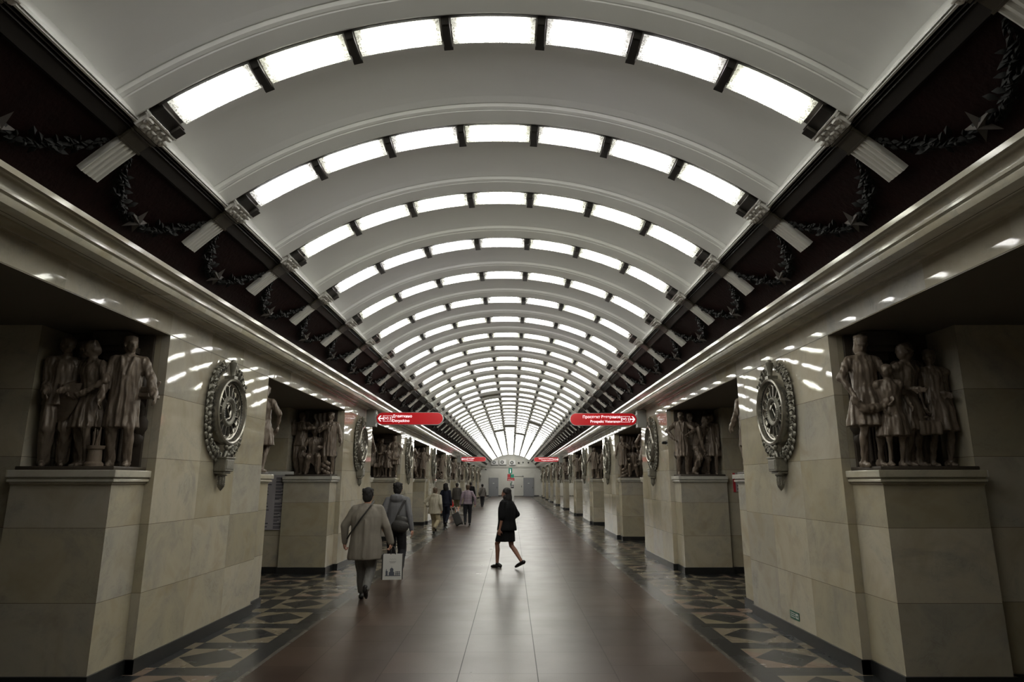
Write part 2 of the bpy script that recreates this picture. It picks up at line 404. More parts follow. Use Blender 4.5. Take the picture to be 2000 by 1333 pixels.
NROW = int((YEND - 0.5 - YA) / BAY) + 1       # index of the last lamp row, the row overhead is 0
def vault():
    prof = []      # (y, R, mat)
    y_n = YA - BAY
    prof.append((YBACK, 4.27, 0))
    for n in range(0, NROW + 1):
        y = YA + (n - 1) * BAY
        prof += [(y - .345, 4.265, 0), (y - .338, 4.272, 0), (y - .328, 4.272, 1), (y - .325, 4.235, 1), (y - .305, 4.222, 1), (y - .296, 4.222, 1), (y - .292, 4.213, 1), (y - .176, 4.160, 1), (y - .165, 4.160, 1), (y - .165, 4.20, 1), (y + .15, 4.20, 1), (y + .16, 4.235, 0)
                 ]
        for q in range(1, 17):                           # hollow between two ribs, curling down towards the next one
            u = q / 17; prof.append((y + .16 + u * .955, 4.235 + .03 * u + .135 * math.sin(PI * u ** .85) ** .8, 0))
    prof.append((YEND, 4.25, 0))
    prof = [p for p in prof if p[0] <= YEND]
    mb = MB(); A = 36.95; NA = 48; rs = []
    for y, r, m_ in prof:
        rs.append([(arc(-A + 2 * A * i / NA, r)[0], y, arc(-A + 2 * A * i / NA, r)[1]) for i in range(NA + 1)])
    for k in range(len(rs) - 1):
        mi = 1 if prof[k][2] == 1 and prof[k + 1][2] == 1 else 0
        n = NA + 1; vs = rs[k] + rs[k + 1]
        mb.add(vs, [(i, i + 1, n + i + 1, n + i) for i in range(NA)], mi)
    # white edge mouldings along both springings
    for s in (-1, 1):
        pr = [(36.6, 4.42), (36.7, 4.17), (36.9, 4.155), (37.0, 4.175), (37.12, 4.15), (37.3, 4.155), (37.34, 4.22), (37.3, 4.45)]
        rr = [[(s * arc(a, r)[0], y, arc(a, r)[1]) for a, r in pr] for y in (YBACK, YEND)]
        mb.rings(rr, closed=False, mi=1)
    struct(mb, 'ceiling', [M['plaster'], M['rib']], smooth=25)
    for s, nm in ((-1, 'trim_1'), (1, 'trim_2')):      # dark beam and dark frieze of each side
        mb = MB()
        pr = [(37.3, 4.45), (37.34, 4.20), (37.6, 4.15), (37.75, 4.170), (37.95, 4.15), (38.1, 4.165), (39.35, 4.150), (39.5, 4.165), (39.6, 4.178)]
        mb.rings([[(s * arc(a, r)[0], y, arc(a, r)[1]) for a, r in pr] for y in (YBACK, YEND)], closed=False, mi=0)
        pr = [(39.6, 4.178)] + [(39.6 + i * 1.5, 4.18) for i in range(1, 9)]
        mb.rings([[(s * arc(a, r)[0], y, arc(a, r)[1]) for a, r in pr] for y in (YBACK, YEND)], closed=False, mi=1)
        struct(mb, nm, [M['beam'], M['frieze']])
        # architrave and cornice of marble with the flat ceiling over the passages
        mb = MB()
        pr = [(3.75, 3.90), (3.75, 3.78), (3.045, 3.757), (3.03, 3.75), (3.03, 3.709), (3.043, 3.705), (3.052, 3.703)]
        for k in range(8):                               # cove
            t = k / 7 * PI / 2; pr.append((3.058 + 0.072 * math.sin(t), 3.702 - 0.052 * (1 - math.cos(t)) + 0.004))
        pr += [(3.13, 3.645), (3.13, 3.629), (3.137, 3.626), (3.155, 3.624), (3.148, 3.612), (3.15, 3.60), (3.158, 3.580), (3.165, 3.5685), (3.30, 3.5685), (3.31, 3.562), (3.32, 3.5685)]
        for k in range(5):
            t = k / 4 * PI / 2; pr.append((3.40 + 0.08 * math.sin(t), 3.578 - 0.015 * (1 - math.cos(t))))
        pr += [(3.48, 3.552), (3.50, 3.550)]
        mb.rings([[(s * a, y, b) for a, b in pr] for y in (YBACK, YEND)], closed=False, mi=0)
        pr = [(3.50, 3.550), (3.50, ZS + 0.012), (3.508, ZS + 0.006), (3.50, ZS)]
        mb.rings([[(s * a, y, b) for a, b in pr] for y in (YBACK, YEND)], closed=False, mi=1)
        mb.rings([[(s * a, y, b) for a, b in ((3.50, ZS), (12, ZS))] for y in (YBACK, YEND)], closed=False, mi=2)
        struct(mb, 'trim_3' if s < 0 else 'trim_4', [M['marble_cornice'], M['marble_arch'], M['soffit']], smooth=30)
        struct(MB().box(*sorted((s * 12, s * 12.3)), YBACK, YEND, 0, ZS + .1), 'wall_left' if s < 0 else 'wall_right', M['marble'])
vault()
# end wall: lower wall, string course, lunette
mb = MB().box(-12, 12, YEND, YEND + .4, -.2, 3.5)
pts = [(-4.4, 3.5)] + [arc(a, 4.6) for a in range(-52, 53, 4)] + [(4.4, 3.5)]
mb.add([(x, YEND, z) for x, z in pts] + [(x, YEND + .4, z) for x, z in pts], [tuple(range(len(pts)))[::-1], tuple(range(len(pts), 2 * len(pts)))])
mb.box(-3.6, 3.6, YEND - .12, YEND, 3.50, 3.62).box(-3.6, 3.6, YEND - .2, YEND, 3.62, 3.75)
struct(mb, 'wall_back', M['endwall'])
struct(MB().box(-12, 12, YBACK - .3, YBACK, -.2, 6), 'wall_front', M['endwall'])
struct(MB().box(-3.5, 3.5, YEND - .03, YEND, 0, .13), 'baseboard_back', M['base'])
for i, (x0, x1) in enumerate(((-2.71, -1.61), (1.61, 2.81))):
    mb = MB().bbox(x0, x1, YEND - .07, YEND + .02, 0, 2.2, .01)
    mb.box(x0 - .05, x0, YEND - .09, YEND, 0, 2.25).box(x1, x1 + .05, YEND - .09, YEND, 0, 2.25).box(x0 - .05, x1 + .05, YEND - .09, YEND, 2.2, 2.25)
    d = struct(mb, 'door_%d' % (i + 1), M['door'])
    MB().bbox(x1 - .14, x1 - .09, YEND - .14, YEND - .05, .95, 1.15, .01).build('door_handle', M['black'], d)
    MB().box((x0 + x1) / 2 - .1, (x0 + x1) / 2 + .1, YEND - .08, YEND - .06, 1.55, 1.62).build('door_plate', M['white_plastic'], d)

# ------------------------------------------------------------------ lamp rows
def lamp_meshes():
    # trough of patterned glass spanning one seventh of the row with the glowing tubes inside, local frame = hall section around the circle centre, y across
    half = 4.30
    def shell(a0, a1, na, ny, t0, t1, tex):
        mb = MB(); rs = []
        for k in range(na + 1):
            a = a0 + (a1 - a0) * k / na; ring = []
            for j in range(ny + 1):
                t = t0 + (t1 - t0) * j / ny                 # -1..1 across
                y = 0.137 * math.sin(t * PI / 2)
                dep = 0.080 * math.cos(t * PI / 2) ** 0.7 if abs(t) < 1 else 0
                r = 4.185 - dep - tex * (0.5 + 0.5 * math.cos(a * 26)) * (0.5 + 0.5 * math.cos(t * 14))
                ring.append((r * math.sin(R_(a)), y, r * math.cos(R_(a))))
            rs.append(ring)
        mb.rings(rs, closed=False); return mb
    def core(a1, w_, dep):                                  # flattened rounded body of light
        mb = MB(); rs = []
        for k in range(17):
            u = -1 + 2 * k / 16; a = a1 * math.sin(u * PI / 2) if False else a1 * u
            e = max(0.0, (abs(u) - .86) / .14); q = math.sqrt(max(0, 1 - e * e)) * .98 + .02
            rs.append([((4.180 - dep * q * math.sin(PI * j / 8)) * math.sin(R_(a)), w_ * q * math.cos(PI * j / 8) - .008, (4.180 - dep * q * math.sin(PI * j / 8)) * math.cos(R_(a))) for j in range(9)])
        mb.rings(rs, closed=False); return mb
    glass = shell(-half, half, 76, 12, -1, 1, .007)
    caps = MB()
    cov = MB(); cov.merge(glass); n = len(glass.f); c = core(half - .50, .090, .058); cov.merge(c); cov.m = [0] * n + [1] * len(c.f)
    on = cov.mesh('lamp_cover', [M['lamp_glass'], M['lamp']], smooth=True)
    off = glass.mesh('unlit_lamp_cover', [M['dark_glass']], smooth=True)
    br = MB()      # black clamp between two covers
    def b_(a0, a1, r0, r1, y0, y1):
        vs = [(r * math.sin(R_(a)), y, r * math.cos(R_(a))) for r in (r0, r1) for y in (y0, y1) for a in (a0, a1)]
        br.add(vs, [(0, 2, 3, 1), (4, 5, 7, 6), (0, 1, 5, 4), (2, 6, 7, 3), (0, 4, 6, 2), (1, 3, 7, 5)])
    b_(-.42, .42, 4.10, 4.20, -.145, .125); b_(-.30, .30, 4.092, 4.12, -.13, .10); b_(-.5, .5, 4.105, 4.2, .11, .15)
    brk = br.mesh('lamp_bracket', M['bracket'])
    br = MB(); b_(-.62, .62, 4.125, 4.20, -.135, .15); b_(-.5, .66, 4.10, 4.2, .08, .16)
    endb = br.mesh('end_box', M['bracket'])
    mb = MB()      # dark metal strip above the covers
    rs = [[(r * math.sin(R_(a)), y, r * math.cos(R_(a))) for y, r in ((-.162, 4.2), (-.162, 4.158), (-.138, 4.158), (-.138, 4.192), (.14, 4.192), (.14, 4.188), (.152, 4.188), (.152, 4.2))] for a in [-34.5 + 69 * i / 46 for i in range(47)]]
    mb.rings(rs, closed=False)
    strip = mb.mesh('mounting_strip', M['bracket'])
    return on, off, brk, endb, strip
L_on, L_off, L_br, L_end, L_strip = lamp_meshes()
OFF = {(15, 2), (25, 3), (27, 2), (29, 4), (22, 5)}
for n in range(0, NROW + 1):
    if n == 0: lab = 'arched row of white lamps directly overhead, only its end showing at the top corner'
    elif n <= 20: lab = '%s complete arched row of seven glowing lamps counted from the camera' % ORD[n]
    else: lab = 'one of the far arched lamp rows beyond the twentieth, run together into bright strips'
    t = thing('arched_light', lab, 'ceiling light', (0, YA + (n - 1) * BAY, ZC), group='arched lamp rows under the vault')
    place('mounting_strip', L_strip, t)
    for k in range(7):
        c = place('lamp_cover', L_off if (n, k) in OFF else L_on, t, rot=(0, R_(-29.4 + 9.8 * k), 0))
        if (n, k) in OFF: c['label'] = 'unlit dull lamp cover'
    for k in range(6): place('lamp_bracket', L_br, t, rot=(0, R_(-24.5 + 9.8 * k), 0))
    for s in (-1, 1): place('end_box', L_end, t, rot=(0, R_(s * 34.85), 0), scale=(s, 1, 1))

# ------------------------------------------------------------------ pilaster brackets under the rows, garlands on the friezes
def bracket_meshes():
    # local: origin at circle centre, built for the right side (+x), angles in degrees
    def P(a, r, y): x, z = arc(a, r); return (x, y, z - ZC)
    cap = MB()
    def blk(mb, a0, a1, r0, r1, y0, y1, mi=0):
        vs = [P(a, r, y) for r in (r0, r1) for y in (y0, y1) for a in (a0, a1)]
        mb.add(vs, [(0, 2, 3, 1), (4, 5, 7, 6), (0, 1, 5, 4), (2, 6, 7, 3), (0, 4, 6, 2), (1, 3, 7, 5)], mi)
    blk(cap, 35.55, 35.72, 4.10, 4.245, -.165, .175); blk(cap, 35.76, 35.95, 4.108, 4.245, -.155, .165)
    blk(cap, 35.95, 37.45, 4.135, 4.245, -.135, .145)
    for i in range(4):                                    # leaves on the capital
        y = -.105 + i * .075
        for a, l in ((36.35, 1), (37.0, .85)):
            cap.ell(P(a, 4.128, y + (.03 if l < 1 else 0)), (.030, .028, .018), rot=(0, R_(36.5), 0), u=8, v=5)
            cap.ell(P(a - .25, 4.110, y + (.03 if l < 1 else 0)), (.012, .026, .014), rot=(0, R_(36.5), .3), u=6, v=4)
    for y in (-.12, .125): cap.cap(P(36.1, 4.115, y - .015), P(36.1, 4.115, y + .02), .02, .02, 8)
    col = MB()
    blk(col, 37.45, 39.45, 4.135, 4.245, -.105, .115); blk(col, 37.5, 37.7, 4.115, 4.245, -.118, .128); blk(col, 37.85, 37.98, 4.122, 4.245, -.112, .122); blk(col, 39.25, 39.5, 4.125, 4.245, -.112, .122)
    fl = MB()                                             # fluted strip: cross-section polyline extruded along the angle
    sec = []; y0, y1 = -.088, .098; nfl = 4; wv = (y1 - y0) / nfl
    sec.append((y0, 4.245)); sec.append((y0, 4.128))
    for i in range(nfl):
        a = y0 + i * wv
        sec += [(a + wv * .18, 4.128)] + [(a + wv * (.18 + .64 * j / 6), 4.128 + .016 * math.sin(PI * j / 6)) for j in range(1, 6)] + [(a + wv * .82, 4.128)]
    sec += [(y1, 4.128), (y1, 4.245)]
    fl.rings([[P(a, r, y) for y, r in sec] for a in (39.5, 41, 42.5, 44.25)], closed=True)
    return cap.mesh('capital', M['capital'], smooth=30), col.mesh('collar', M['collar']), fl.mesh('fluted_shaft', M['flute'])
B_cap, B_col, B_fl = bracket_meshes()
def P(a, r, y): x, z = arc(a, r); return Vector((x, y, z - ZC))
def garland_meshes():
    mb = MB(); rnd = random.Random(3)
    def leaf(c, dy, da, size):                            # pointed leaf lying on the frieze, direction (dy along y, da along slope)
        t = Vector((math.cos(R_(43)), 0, -math.sin(R_(43)))) * da + Vector((0, dy, 0)); t.normalize()
        nrm = -Vector((math.sin(R_(43)), 0, math.cos(R_(43)))); sd = nrm.cross(t)
        o = [c - t * size * .1, c + t * size * .35 + sd * size * .3, c + t * size * .7 + sd * size * .22, c + t * size * 1.1 + nrm * .012, c + t * size * .7 - sd * size * .22, c + t * size * .35 - sd * size * .3]
        mid = c + t * size * .5 + nrm * size * .32
        mb.add(o + [mid], [(i, (i + 1) % 6, 6) for i in range(6)] + [(5, 4, 3, 2, 1, 0)])
    for s in (1,):
        for k in range(13):                               # swag from the bracket down to the star
            u = k / 12; y = s * (0.60 - 0.50 * u ** 1.25); a = 40.4 + 4.9 * math.sin(u * PI / 2) ** 1.1
            c = P(a, 4.158, y); w = .045 + .05 * math.sin(min(1, u * 1.25) * PI * .8)
            for q in range(5):
                leaf(c + Vector((0, rnd.uniform(-1, 1) * w * .6, 0)) + P(a + rnd.uniform(-.5, .5) * w * 8, 4.158, 0) - P(a, 4.158, 0), -s + rnd.uniform(-.7, .7), .5 + rnd.uniform(-1, 1), w * .85)
            if k % 3 == 1: mb.ell(P(a + rnd.uniform(-.3, .3), 4.145, y), (.018, .018, .018), u=7, v=5)
        for k in range(5): leaf(P(43.6 + k * .15, 4.155, s * (.16 + .06 * k)), s, 1.2 - .4 * k, .085)
    g = mb.mesh('garland', M['leaf'], smooth=35)
    st = MB(); c0 = P(45.3, 4.158, 0); t = Vector((math.cos(R_(45.3)), 0, -math.sin(R_(45.3)))); nrm = -Vector((math.sin(R_(45.3)), 0, math.cos(R_(45.3)))); yv = Vector((0, 1, 0))
    pts = []
    for i in range(10):
        an = PI / 2 + i * PI / 5; r = .125 if i % 2 == 0 else .048
        pts.append(c0 - t * math.sin(an) * r + yv * math.cos(an) * r)
    st.add(pts + [c0 + nrm * .045], [(i, (i + 1) % 10, 10) for i in range(10)] + [tuple(range(10))[::-1]])
    return g, st.mesh('star', M['star'])
G_g, G_s = garland_meshes()
for n in range(0, NROW + 1):
    y = YA + (n - 1) * BAY
    for s in (-1, 1):
        side = 'left' if s < 0 else 'right'
        if n <= 20: lab = ('bracket with white capital and fluted strip, %s side, ' % side) + ('in the top corner of the picture' if n == 0 else '%s one below the corner' % ORD[n])
        else: lab = 'small fluted white bracket far along the %s frieze, beyond the twentieth' % side
        t = thing('pilaster_bracket', lab, 'bracket', (0, y, ZC), scale=(s, 1, 1), group='pilaster brackets on the %s side' % side)
        place('capital', B_cap, t); place('collar', B_col, t); place('fluted_shaft', B_fl, t)
        if n > 36: continue
        if n <= 14: lab = 'dark leafy garland with a grey star on the %s frieze, %s one from the camera' % (side, ORD[n + 1])
        else: lab = 'one of the distant dark garlands between the small brackets of the %s frieze' % side
        t = thing('star_garland', lab, 'garland', (0, y - BAY / 2, ZC), scale=(s, 1, 1), group='garlands on the %s frieze' % side)
        place('garland', G_g, t); place('garland', G_g, t, scale=(1, -1, 1)); place('star', G_s, t)

# ------------------------------------------------------------------ piers
NP = 10
def pier_meshes():
    sh = MB().poly_extrude([(3.5, 0), (8, -.47), (8, PW + .47), (3.5, PW)][:0] or
        [(3.5, 0), (4.53, 0), (4.53, -.47), (8, -.47), (8, PW + .47), (4.53, PW + .47), (4.53, PW), (3.5, PW)], 0, ZS)
    shaft = sh.mesh('shaft', M['marble'])
    bs = MB()
    bs.poly_extrude([(3.48, -.02), (3.62, -.02), (3.62, .3), (3.48, .3)], 0, .13)
    bs.box(3.478, 3.56, -.02, PW + .02, 0, .13)
    for a, b in ((-.575, .0), (PW, PW + .575)): bs.box(3.568, 4.555, a, b, 0, .13)
    for a, b in ((-.49, .0), (PW, PW + .49)): bs.box(4.5, 8.02, a, b, 0, .13)
    base = bs.mesh('base', M['base'])
    ped = MB().box(3.59, 4.53, -.55, .0, .0, 1.79).mesh('pedestal', M['marble'])
    lg = MB()
    for (o, z0, z1) in ((.018, 1.775, 1.795), (.045, 1.795, 1.822), (.035, 1.822, 1.838), (.06, 1.838, 1.905)):
        lg.bbox(3.59 - o, 4.53 + o * .3, -.55 - o, .0, z0, z1, .006)
    ledge = lg.mesh('ledge', M['marble_cornice'])
    return shaft, base, ped, ledge
S_sh, S_ba, S_pe, S_le = pier_meshes()
def pier_label(k, side):
    if k < 0: return 'marble pier beside the camera on the %s' % side
    return '%s marble pier along the %s side counted from the camera' % (ORD[k + 1], side)
for k in range(-1, NP):
    for s in (-1, 1):
        side = 'left' if s < 0 else 'right'
        t = thing('pier', pier_label(k, side), 'pier', (0, Y0 + k * PITCH, 0), scale=(s, 1, 1), group='marble piers')
        place('shaft', S_sh, t); place('base', S_ba, t)
        p = place('pedestal', S_pe, t); place('ledge', S_le, p)
        p = place('pedestal', S_pe, t, loc=(0, PW, 0), scale=(1, -1, 1)); place('ledge', S_le, p)

# ------------------------------------------------------------------ medallions
def medallion():
    t = thing('medallion', 'x', 'emblem')
    rnd = random.Random(5)
    # frame: x along the wall, z up, y out of the wall; centre of the dial at the origin
    MB().lathe([(.30, .0), (.40, .0), (.418, .03), (.42, .10), (.412, .128), (.395, .138), (.378, .128), (.372, .10), (.368, .085), (.30, .05)], seg=64).build('rim', M['bronze_light'], t, smooth=35)
    MB().lathe([(.372, .085), (.36, .088), (.35, .07), (.345, .045), (.18, .03), (.001, .03)], seg=64).build('dial', M['bronze_dark'], t, smooth=35)
    mb = MB()
    for i in range(60):
        a = 2 * PI * i / 60; mb.ell((.362 * math.cos(a), .09, .362 * math.sin(a)), (.008, .008, .008), u=5, v=4)
    mb.build('beading', M['bronze'], t)
    mb = MB().lathe([(.195, .03), (.192, .07), (.175, .09), (.15, .092), (.125, .075), (.12, .035)], seg=48)
    for i in range(36):
        a = 2 * PI * i / 36; mb.ell((.163 * math.cos(a), .092, .163 * math.sin(a)), (.012, .008, .012), u=6, v=4)
    mb.build('hub_ring', M['bronze'], t, smooth=35)
    N = 16
    for i in range(N):
        a = 2 * PI * (i + .5) / N
        MB().rings([[(r * math.cos(a) + q * math.sin(a), yy, r * math.sin(a) - q * math.cos(a)) for q, yy in ((-.006, .03), (-.004, .078), (.004, .078), (.006, .03))] for r in (.19, .315)]).build('spoke', M['bronze_light'], t)
    mb = MB()
    for i in range(N):
        a0, a1 = 2 * PI * (i + .5) / N, 2 * PI * (i + 1.5) / N
        pts = []
        for j in range(7):
            a = a0 + (a1 - a0) * j / 6; r = .318 + .0 - .028 * math.sin(PI * j / 6) * -1 - .012
            pts.append((r * math.cos(a), .074, r * math.sin(a)))
        mb.tube(pts, .0055, 6)
    mb.build('scallops', M['bronze_light'], t)
    mb = MB()      # sickle blade, handle, hammer
    pts = [(.078 * math.cos(R_(a)) * (1 - .1 * (a < 0)), .06, .005 + .088 * math.sin(R_(a))) for a in range(-100, 130, 15)]
    mb.tube(pts, [.006 + .013 * math.sin(PI * min(1, (i + 2) / (len(pts) + 1))) for i in range(len(pts))], 8)
    mb.cap((-.014, .06, -.082), (-.05, .06, -.115), .010, .012, 8)
    mb.cap((-.045, .066, .05), (.045, .066, -.07), .008, .009, 8)
    mb.rings([[(-.045 + px * .7 - pz * .7, y, .05 + px * .7 + pz * .7) for px, pz in ((-.030, -.013), (.030, -.013), (.030, .013), (-.030, .013))] for y in (.05, .085)])
    mb.v = [(-x * 1.12, y, z * 1.12) for x, y, z in mb.v]
    mb.build('hammer_and_sickle', M['bronze_light'], t, smooth=40)
    mb = MB()      # oak wreath, both branches
    for s in (-1, 1):
        for i in range(17):
            u = i / 16; an = R_(-80 + 142 * u); cr = .485 + .02 * math.sin(u * 9)
            cx, cz = cr * 1.0 * math.cos(an) * s, cr * 1.14 * math.sin(an) + (.02 if u > .8 else 0)
            tg = Vector((-math.sin(an) * s, 0, math.cos(an)))
            for q in (-1, 0, 1):
                d = (tg * .9 + Vector((s * math.cos(an), 0, math.sin(an))) * q * .85).normalized()
                sz = (.098 if q else .11) * (1 - .15 * u)
                c = Vector((cx, .055 + .02 * (q == 0), cz)) + d * .018
                sd = d.cross(Vector((0, 1, 0)))
                o = []; L = 7
                for j in range(L * 2 + 1):                     # lobed outline
                    w_ = j / L if j <= L else (2 * L - j) / L
                    sg = 1 if j <= L else -1
                    wid = sz * .44 * math.sin(PI * min(1, w_ * .93 + .05)) * (1 + .28 * math.sin(w_ * 16))
                    o.append(c + d * sz * (w_ * 1.15) + sd * wid * sg - Vector((0, .012, 0)))
                m0 = c + d * sz * .25 + Vector((0, .016, 0)); m1 = c + d * sz * .85 + Vector((0, .010, 0))
                b0 = len(o); fs = []
                for j in range(len(o) - 1):
                    w_ = j / L if j <= L else (2 * L - j) / L
                    fs.append((j, j + 1, b0 if w_ < .55 else b0 + 1))
                fs += [(0, b0, b0 + 1, L)][:0]
                mb.add(o + [m0, m1], fs)
            mb.ell((cx, .04, cz), (.05, .035, .05), u=8, v=5)
            if i % 3 == 1: mb.ell((cx + s * .045, .075, cz + .02), (.017, .017, .024), u=7, v=5)
    for s in (-1, 1):                                      # ribbon at the foot
        mb.cap((0, .08, -.50), (s * .07, .09, -.60), .022, .012, 8); mb.cap((0, .09, -.47), (s * .05, .1, -.44), .02, .028, 8)
    mb.build('oak_wreath', M['bronze'], t, smooth=45)
    MB().lathe([(.001, .405), (.045, .40), (.05, .42), (.03, .44), (.026, .46), (.032, .50), (.042, .56), (.05, .60), (.052, .615), (.035, .63), (.03, .655), (.001, .665)], axis='z', seg=14, c=(0, .075, 0)).box(-.05, .05, .0, .125, .40, .45).build('torch_finial', M['bronze'], t, smooth=30)
    mb = MB().bbox(-.125, .125, 0, .15, -.74, -.575, .012).bbox(-.135, .135, 0, .16, -.585, -.565, .005).bbox(-.10, .10, .14, .156, -.715, -.60, .006).bbox(-.105, .105, 0, .12, -.765, -.74, .006)
    mb.build('plinth_box', M['bronze'], t)
    mb = MB().lathe([(.001, -.77), (.062, -.772), (.06, -.79), (.040, -.80), (.042, -.84), (.038, -.90), (.046, -.905), (.036, -.93), (.018, -.955), (.001, -.975)], axis='z', seg=12, c=(0, .06, 0))
    for i in range(5):
        for j in range(8): mb.ell((.040 * math.cos(j * PI / 4), .06 + .040 * math.sin(j * PI / 4), -.81 - .02 * i), (.011, .011, .011), u=6, v=4)
    mb.build('drop_finial', M['bronze'], t, smooth=40)
    return t
med = medallion()
for k in range(NP):
    for s in (-1, 1):
        o = med if (k == 0 and s == -1) else copy_tree(med)
        o.location = (s * HW, Y0 + k * PITCH + PW / 2, 2.66); o.rotation_euler = (0, 0, R_(90 * s))
        o['group'] = 'wreathed medallions on the piers'
        o['label'] = 'bronze wreathed medallion with hammer and sickle on the %s pier of the %s side' % (ORD[k + 1], 'left' if s < 0 else 'right')

# ------------------------------------------------------------------ human figures
def V3(*a): return Vector(a)
def ik(a, b, l1, l2, pole):
    d = b - a; L = min(d.length, (l1 + l2) * .999); dn = d.normalized()
    x = (l1 * l1 - l2 * l2 + L * L) / (2 * L); h = math.sqrt(max(l1 * l1 - x * x, 0))
    p = pole - dn * pole.dot(dn); p = p.normalized() if p.length > 1e-6 else dn.orthogonal()
    return a + dn * x + p * h
def hand(mb, wr, d, side, S=1.0, curl=.5, nrm=None):
    """palm, four fingers of different lengths with a knuckle bend, and a thumb at the side of the palm"""
    d = Vector(d).normalized(); n = Vector(nrm).normalized() if nrm else Vector((side, 0, 0))
    n = (n - d * n.dot(d)).normalized(); w_ = d.cross(n).normalized() * side     # w_: across the palm, towards the thumb
    mb.cap(wr, wr + d * .05 * S, .026 * S, .028 * S, 8)
    for q in (-.5, 0, .5): mb.cap(wr + d * .02 * S + w_ * q * .035 * S, wr + d * .078 * S + w_ * q * .06 * S, .017 * S, .0145 * S, 8)
    for i, L in enumerate((.070, .080, .074, .058)):
        b0 = wr + d * .082 * S + w_ * (.031 - .0205 * i) * S
        m = b0 + (d * math.cos(curl * .5) - n * math.sin(curl * .5)) * L * .5 * S
        e = m + (d * math.cos(curl * 1.5) - n * math.sin(curl * 1.5)) * L * .5 * S
        mb.cap(b0, m, .0098 * S, .009 * S, 7); mb.cap(m, e, .009 * S, .0078 * S, 7)
    t0 = wr + d * .03 * S + w_ * .028 * S; t1 = t0 + (d * .55 + w_ * .7 - n * .25).normalized() * .040 * S
    mb.cap(t0, t1, .0125 * S, .0105 * S, 7); mb.cap(t1, t1 + (d * .9 + w_ * .2 - n * .4).normalized() * .034 * S, .0105 * S, .0085 * S, 7)
class Pose:
    """skeleton facing +y, sized for height H; targets are given for a 1.70 m figure"""
    def __init__(s, H=1.7, fL=(-.10, 0, 0), fR=(.10, 0, 0), hL=(-.30, .03, .80), hR=(.30, .03, .80), lean=0.0, drop=0.0, pitchL=0, pitchR=0, poleL=(-.3, -1, 0), poleR=(.3, -1, 0), turn=0.0, nod=0.0, seat=None, build=1.0, sway=0.0):
        S = s.S = H / 1.7; s.b = build
        v = lambda *a: Vector(a) * S
        pz = .925 - drop if seat is None else seat
        s.pel = v(0, 0, pz); up = .37
        s.chest = s.pel + v(sway, lean * .7, up); s.neck = s.pel + v(sway, lean, .54); s.head = s.neck + v(0, .012 + lean * .25 + nod * .04, .125)
        s.turn = turn; s.nod = nod
        s.sh = {-1: s.neck + v(-.168 * build, 0, -.085), 1: s.neck + v(.168 * build, 0, -.085)}
        s.hip = {-1: s.pel + v(-.088, 0, -.01), 1: s.pel + v(.088, 0, -.01)}
        s.foot = {-1: v(*fL), 1: v(*fR)}; s.pitch = {-1: pitchL, 1: pitchR}
        s.wr = {-1: v(*hL), 1: v(*hR)}
        s.el = {}; s.kn = {}; s.an = {}
        for k, pole in ((-1, poleL), (1, poleR)):
            mx = (.28 + .255) * S; dd = s.wr[k] - s.sh[k]
            if dd.length > mx: s.wr[k] = s.sh[k] + dd * (mx / dd.length)
            s.el[k] = ik(s.sh[k], s.wr[k], .285 * S, .255 * S, Vector(pole))
            p = s.pitch[k]                                # heel lifted: the ankle rises and moves back
            s.an[k] = s.foot[k] + v(0, -.045 - .03 * math.sin(p), .085 + .13 * math.sin(p))
            s.kn[k] = ik(s.hip[k], s.an[k], .43 * S, .425 * S, V3(.08 * k, 1, 0))
def legs(mb, P, r=(.085, .058, .052, .034), sides=(-1, 1)):
    S = P.S
    for k in sides:
        m = P.kn[k] + (P.an[k] - P.kn[k]) * .3 + V3(0, -.012, 0) * S
        mb.cap(P.hip[k], P.kn[k], r[0] * S, r[1] * S); mb.cap(P.kn[k], m, r[1] * S * .92, r[2] * S); mb.cap(m, P.an[k], r[2] * S, r[3] * S)
def arms(mb, P, r=(.050, .040, .038, .026), upto=1.0):
    S = P.S
    for k in (-1, 1):
        mb.cap(P.sh[k], P.el[k], r[0] * S, r[1] * S); e = P.el[k] + (P.wr[k] - P.el[k]) * upto
        mb.cap(P.el[k], e, r[2] * S, (r[3] if upto == 1 else r[2]) * S)
def feet_prims(mb, P, sides=(-1, 1), heel=0.0, r=1.0):
    S = P.S
    for k in sides:
        p = P.pitch[k]; f = P.foot[k]; c, s_ = math.cos(p), math.sin(p)
        def q(y, z): y += -.09; return f + Vector((0, .16 + (y) * c - z * 0 - .07 - 0, 0)) * S * 1 + Vector((0, (z) * s_ * .3, z * c + (-(y) + .09) * s_)) * S if False else f + Vector((0, .13 - (.19 - y - .09) * c * 1.0, .19 * s_ * max(0, (.10 - y) / .19) + z)) * S
        mb.cap(q(-.06, .045), q(.10, .032), .040 * S * r, .034 * S * r, 10); mb.cap(q(.10, .030), q(.15, .024), .034 * S * r, .024 * S * r, 10)
        mb.cap(q(-.06, .05), P.an[k], .036 * S * r, .036 * S * r, 10)
        if heel: mb.cap(q(-.07, .035), q(-.075, -.0), .022 * S, .012 * S, 8)
def torso(mb, P, g=0.0, z0=-.10, top=True):
    S = P.S; b = P.b; rows = []
    for u, rx, ry in ((z0, .150, .105), (0.0, .160, .112), (.10, .142, .104), (.2, .142, .105), (.32, .160, .118), (.40, .162, .110), (.46, .125, .085), (.51, .075, .062)):
        t = max(0, u) / .54; c = P.pel + (P.neck - P.pel) * t + V3(0, 0, min(u, 0)) * S
        rows.append((c.x, c.y, c.z, (rx * b + g) * S, (ry * b + g) * S))
    mb.loft(rows, 24)
    for k in (-1, 1): mb.cap(P.sh[k] + V3(-.08 * k, 0, .018) * S, P.sh[k], (.048 + g) * S, (.048 + g) * S)
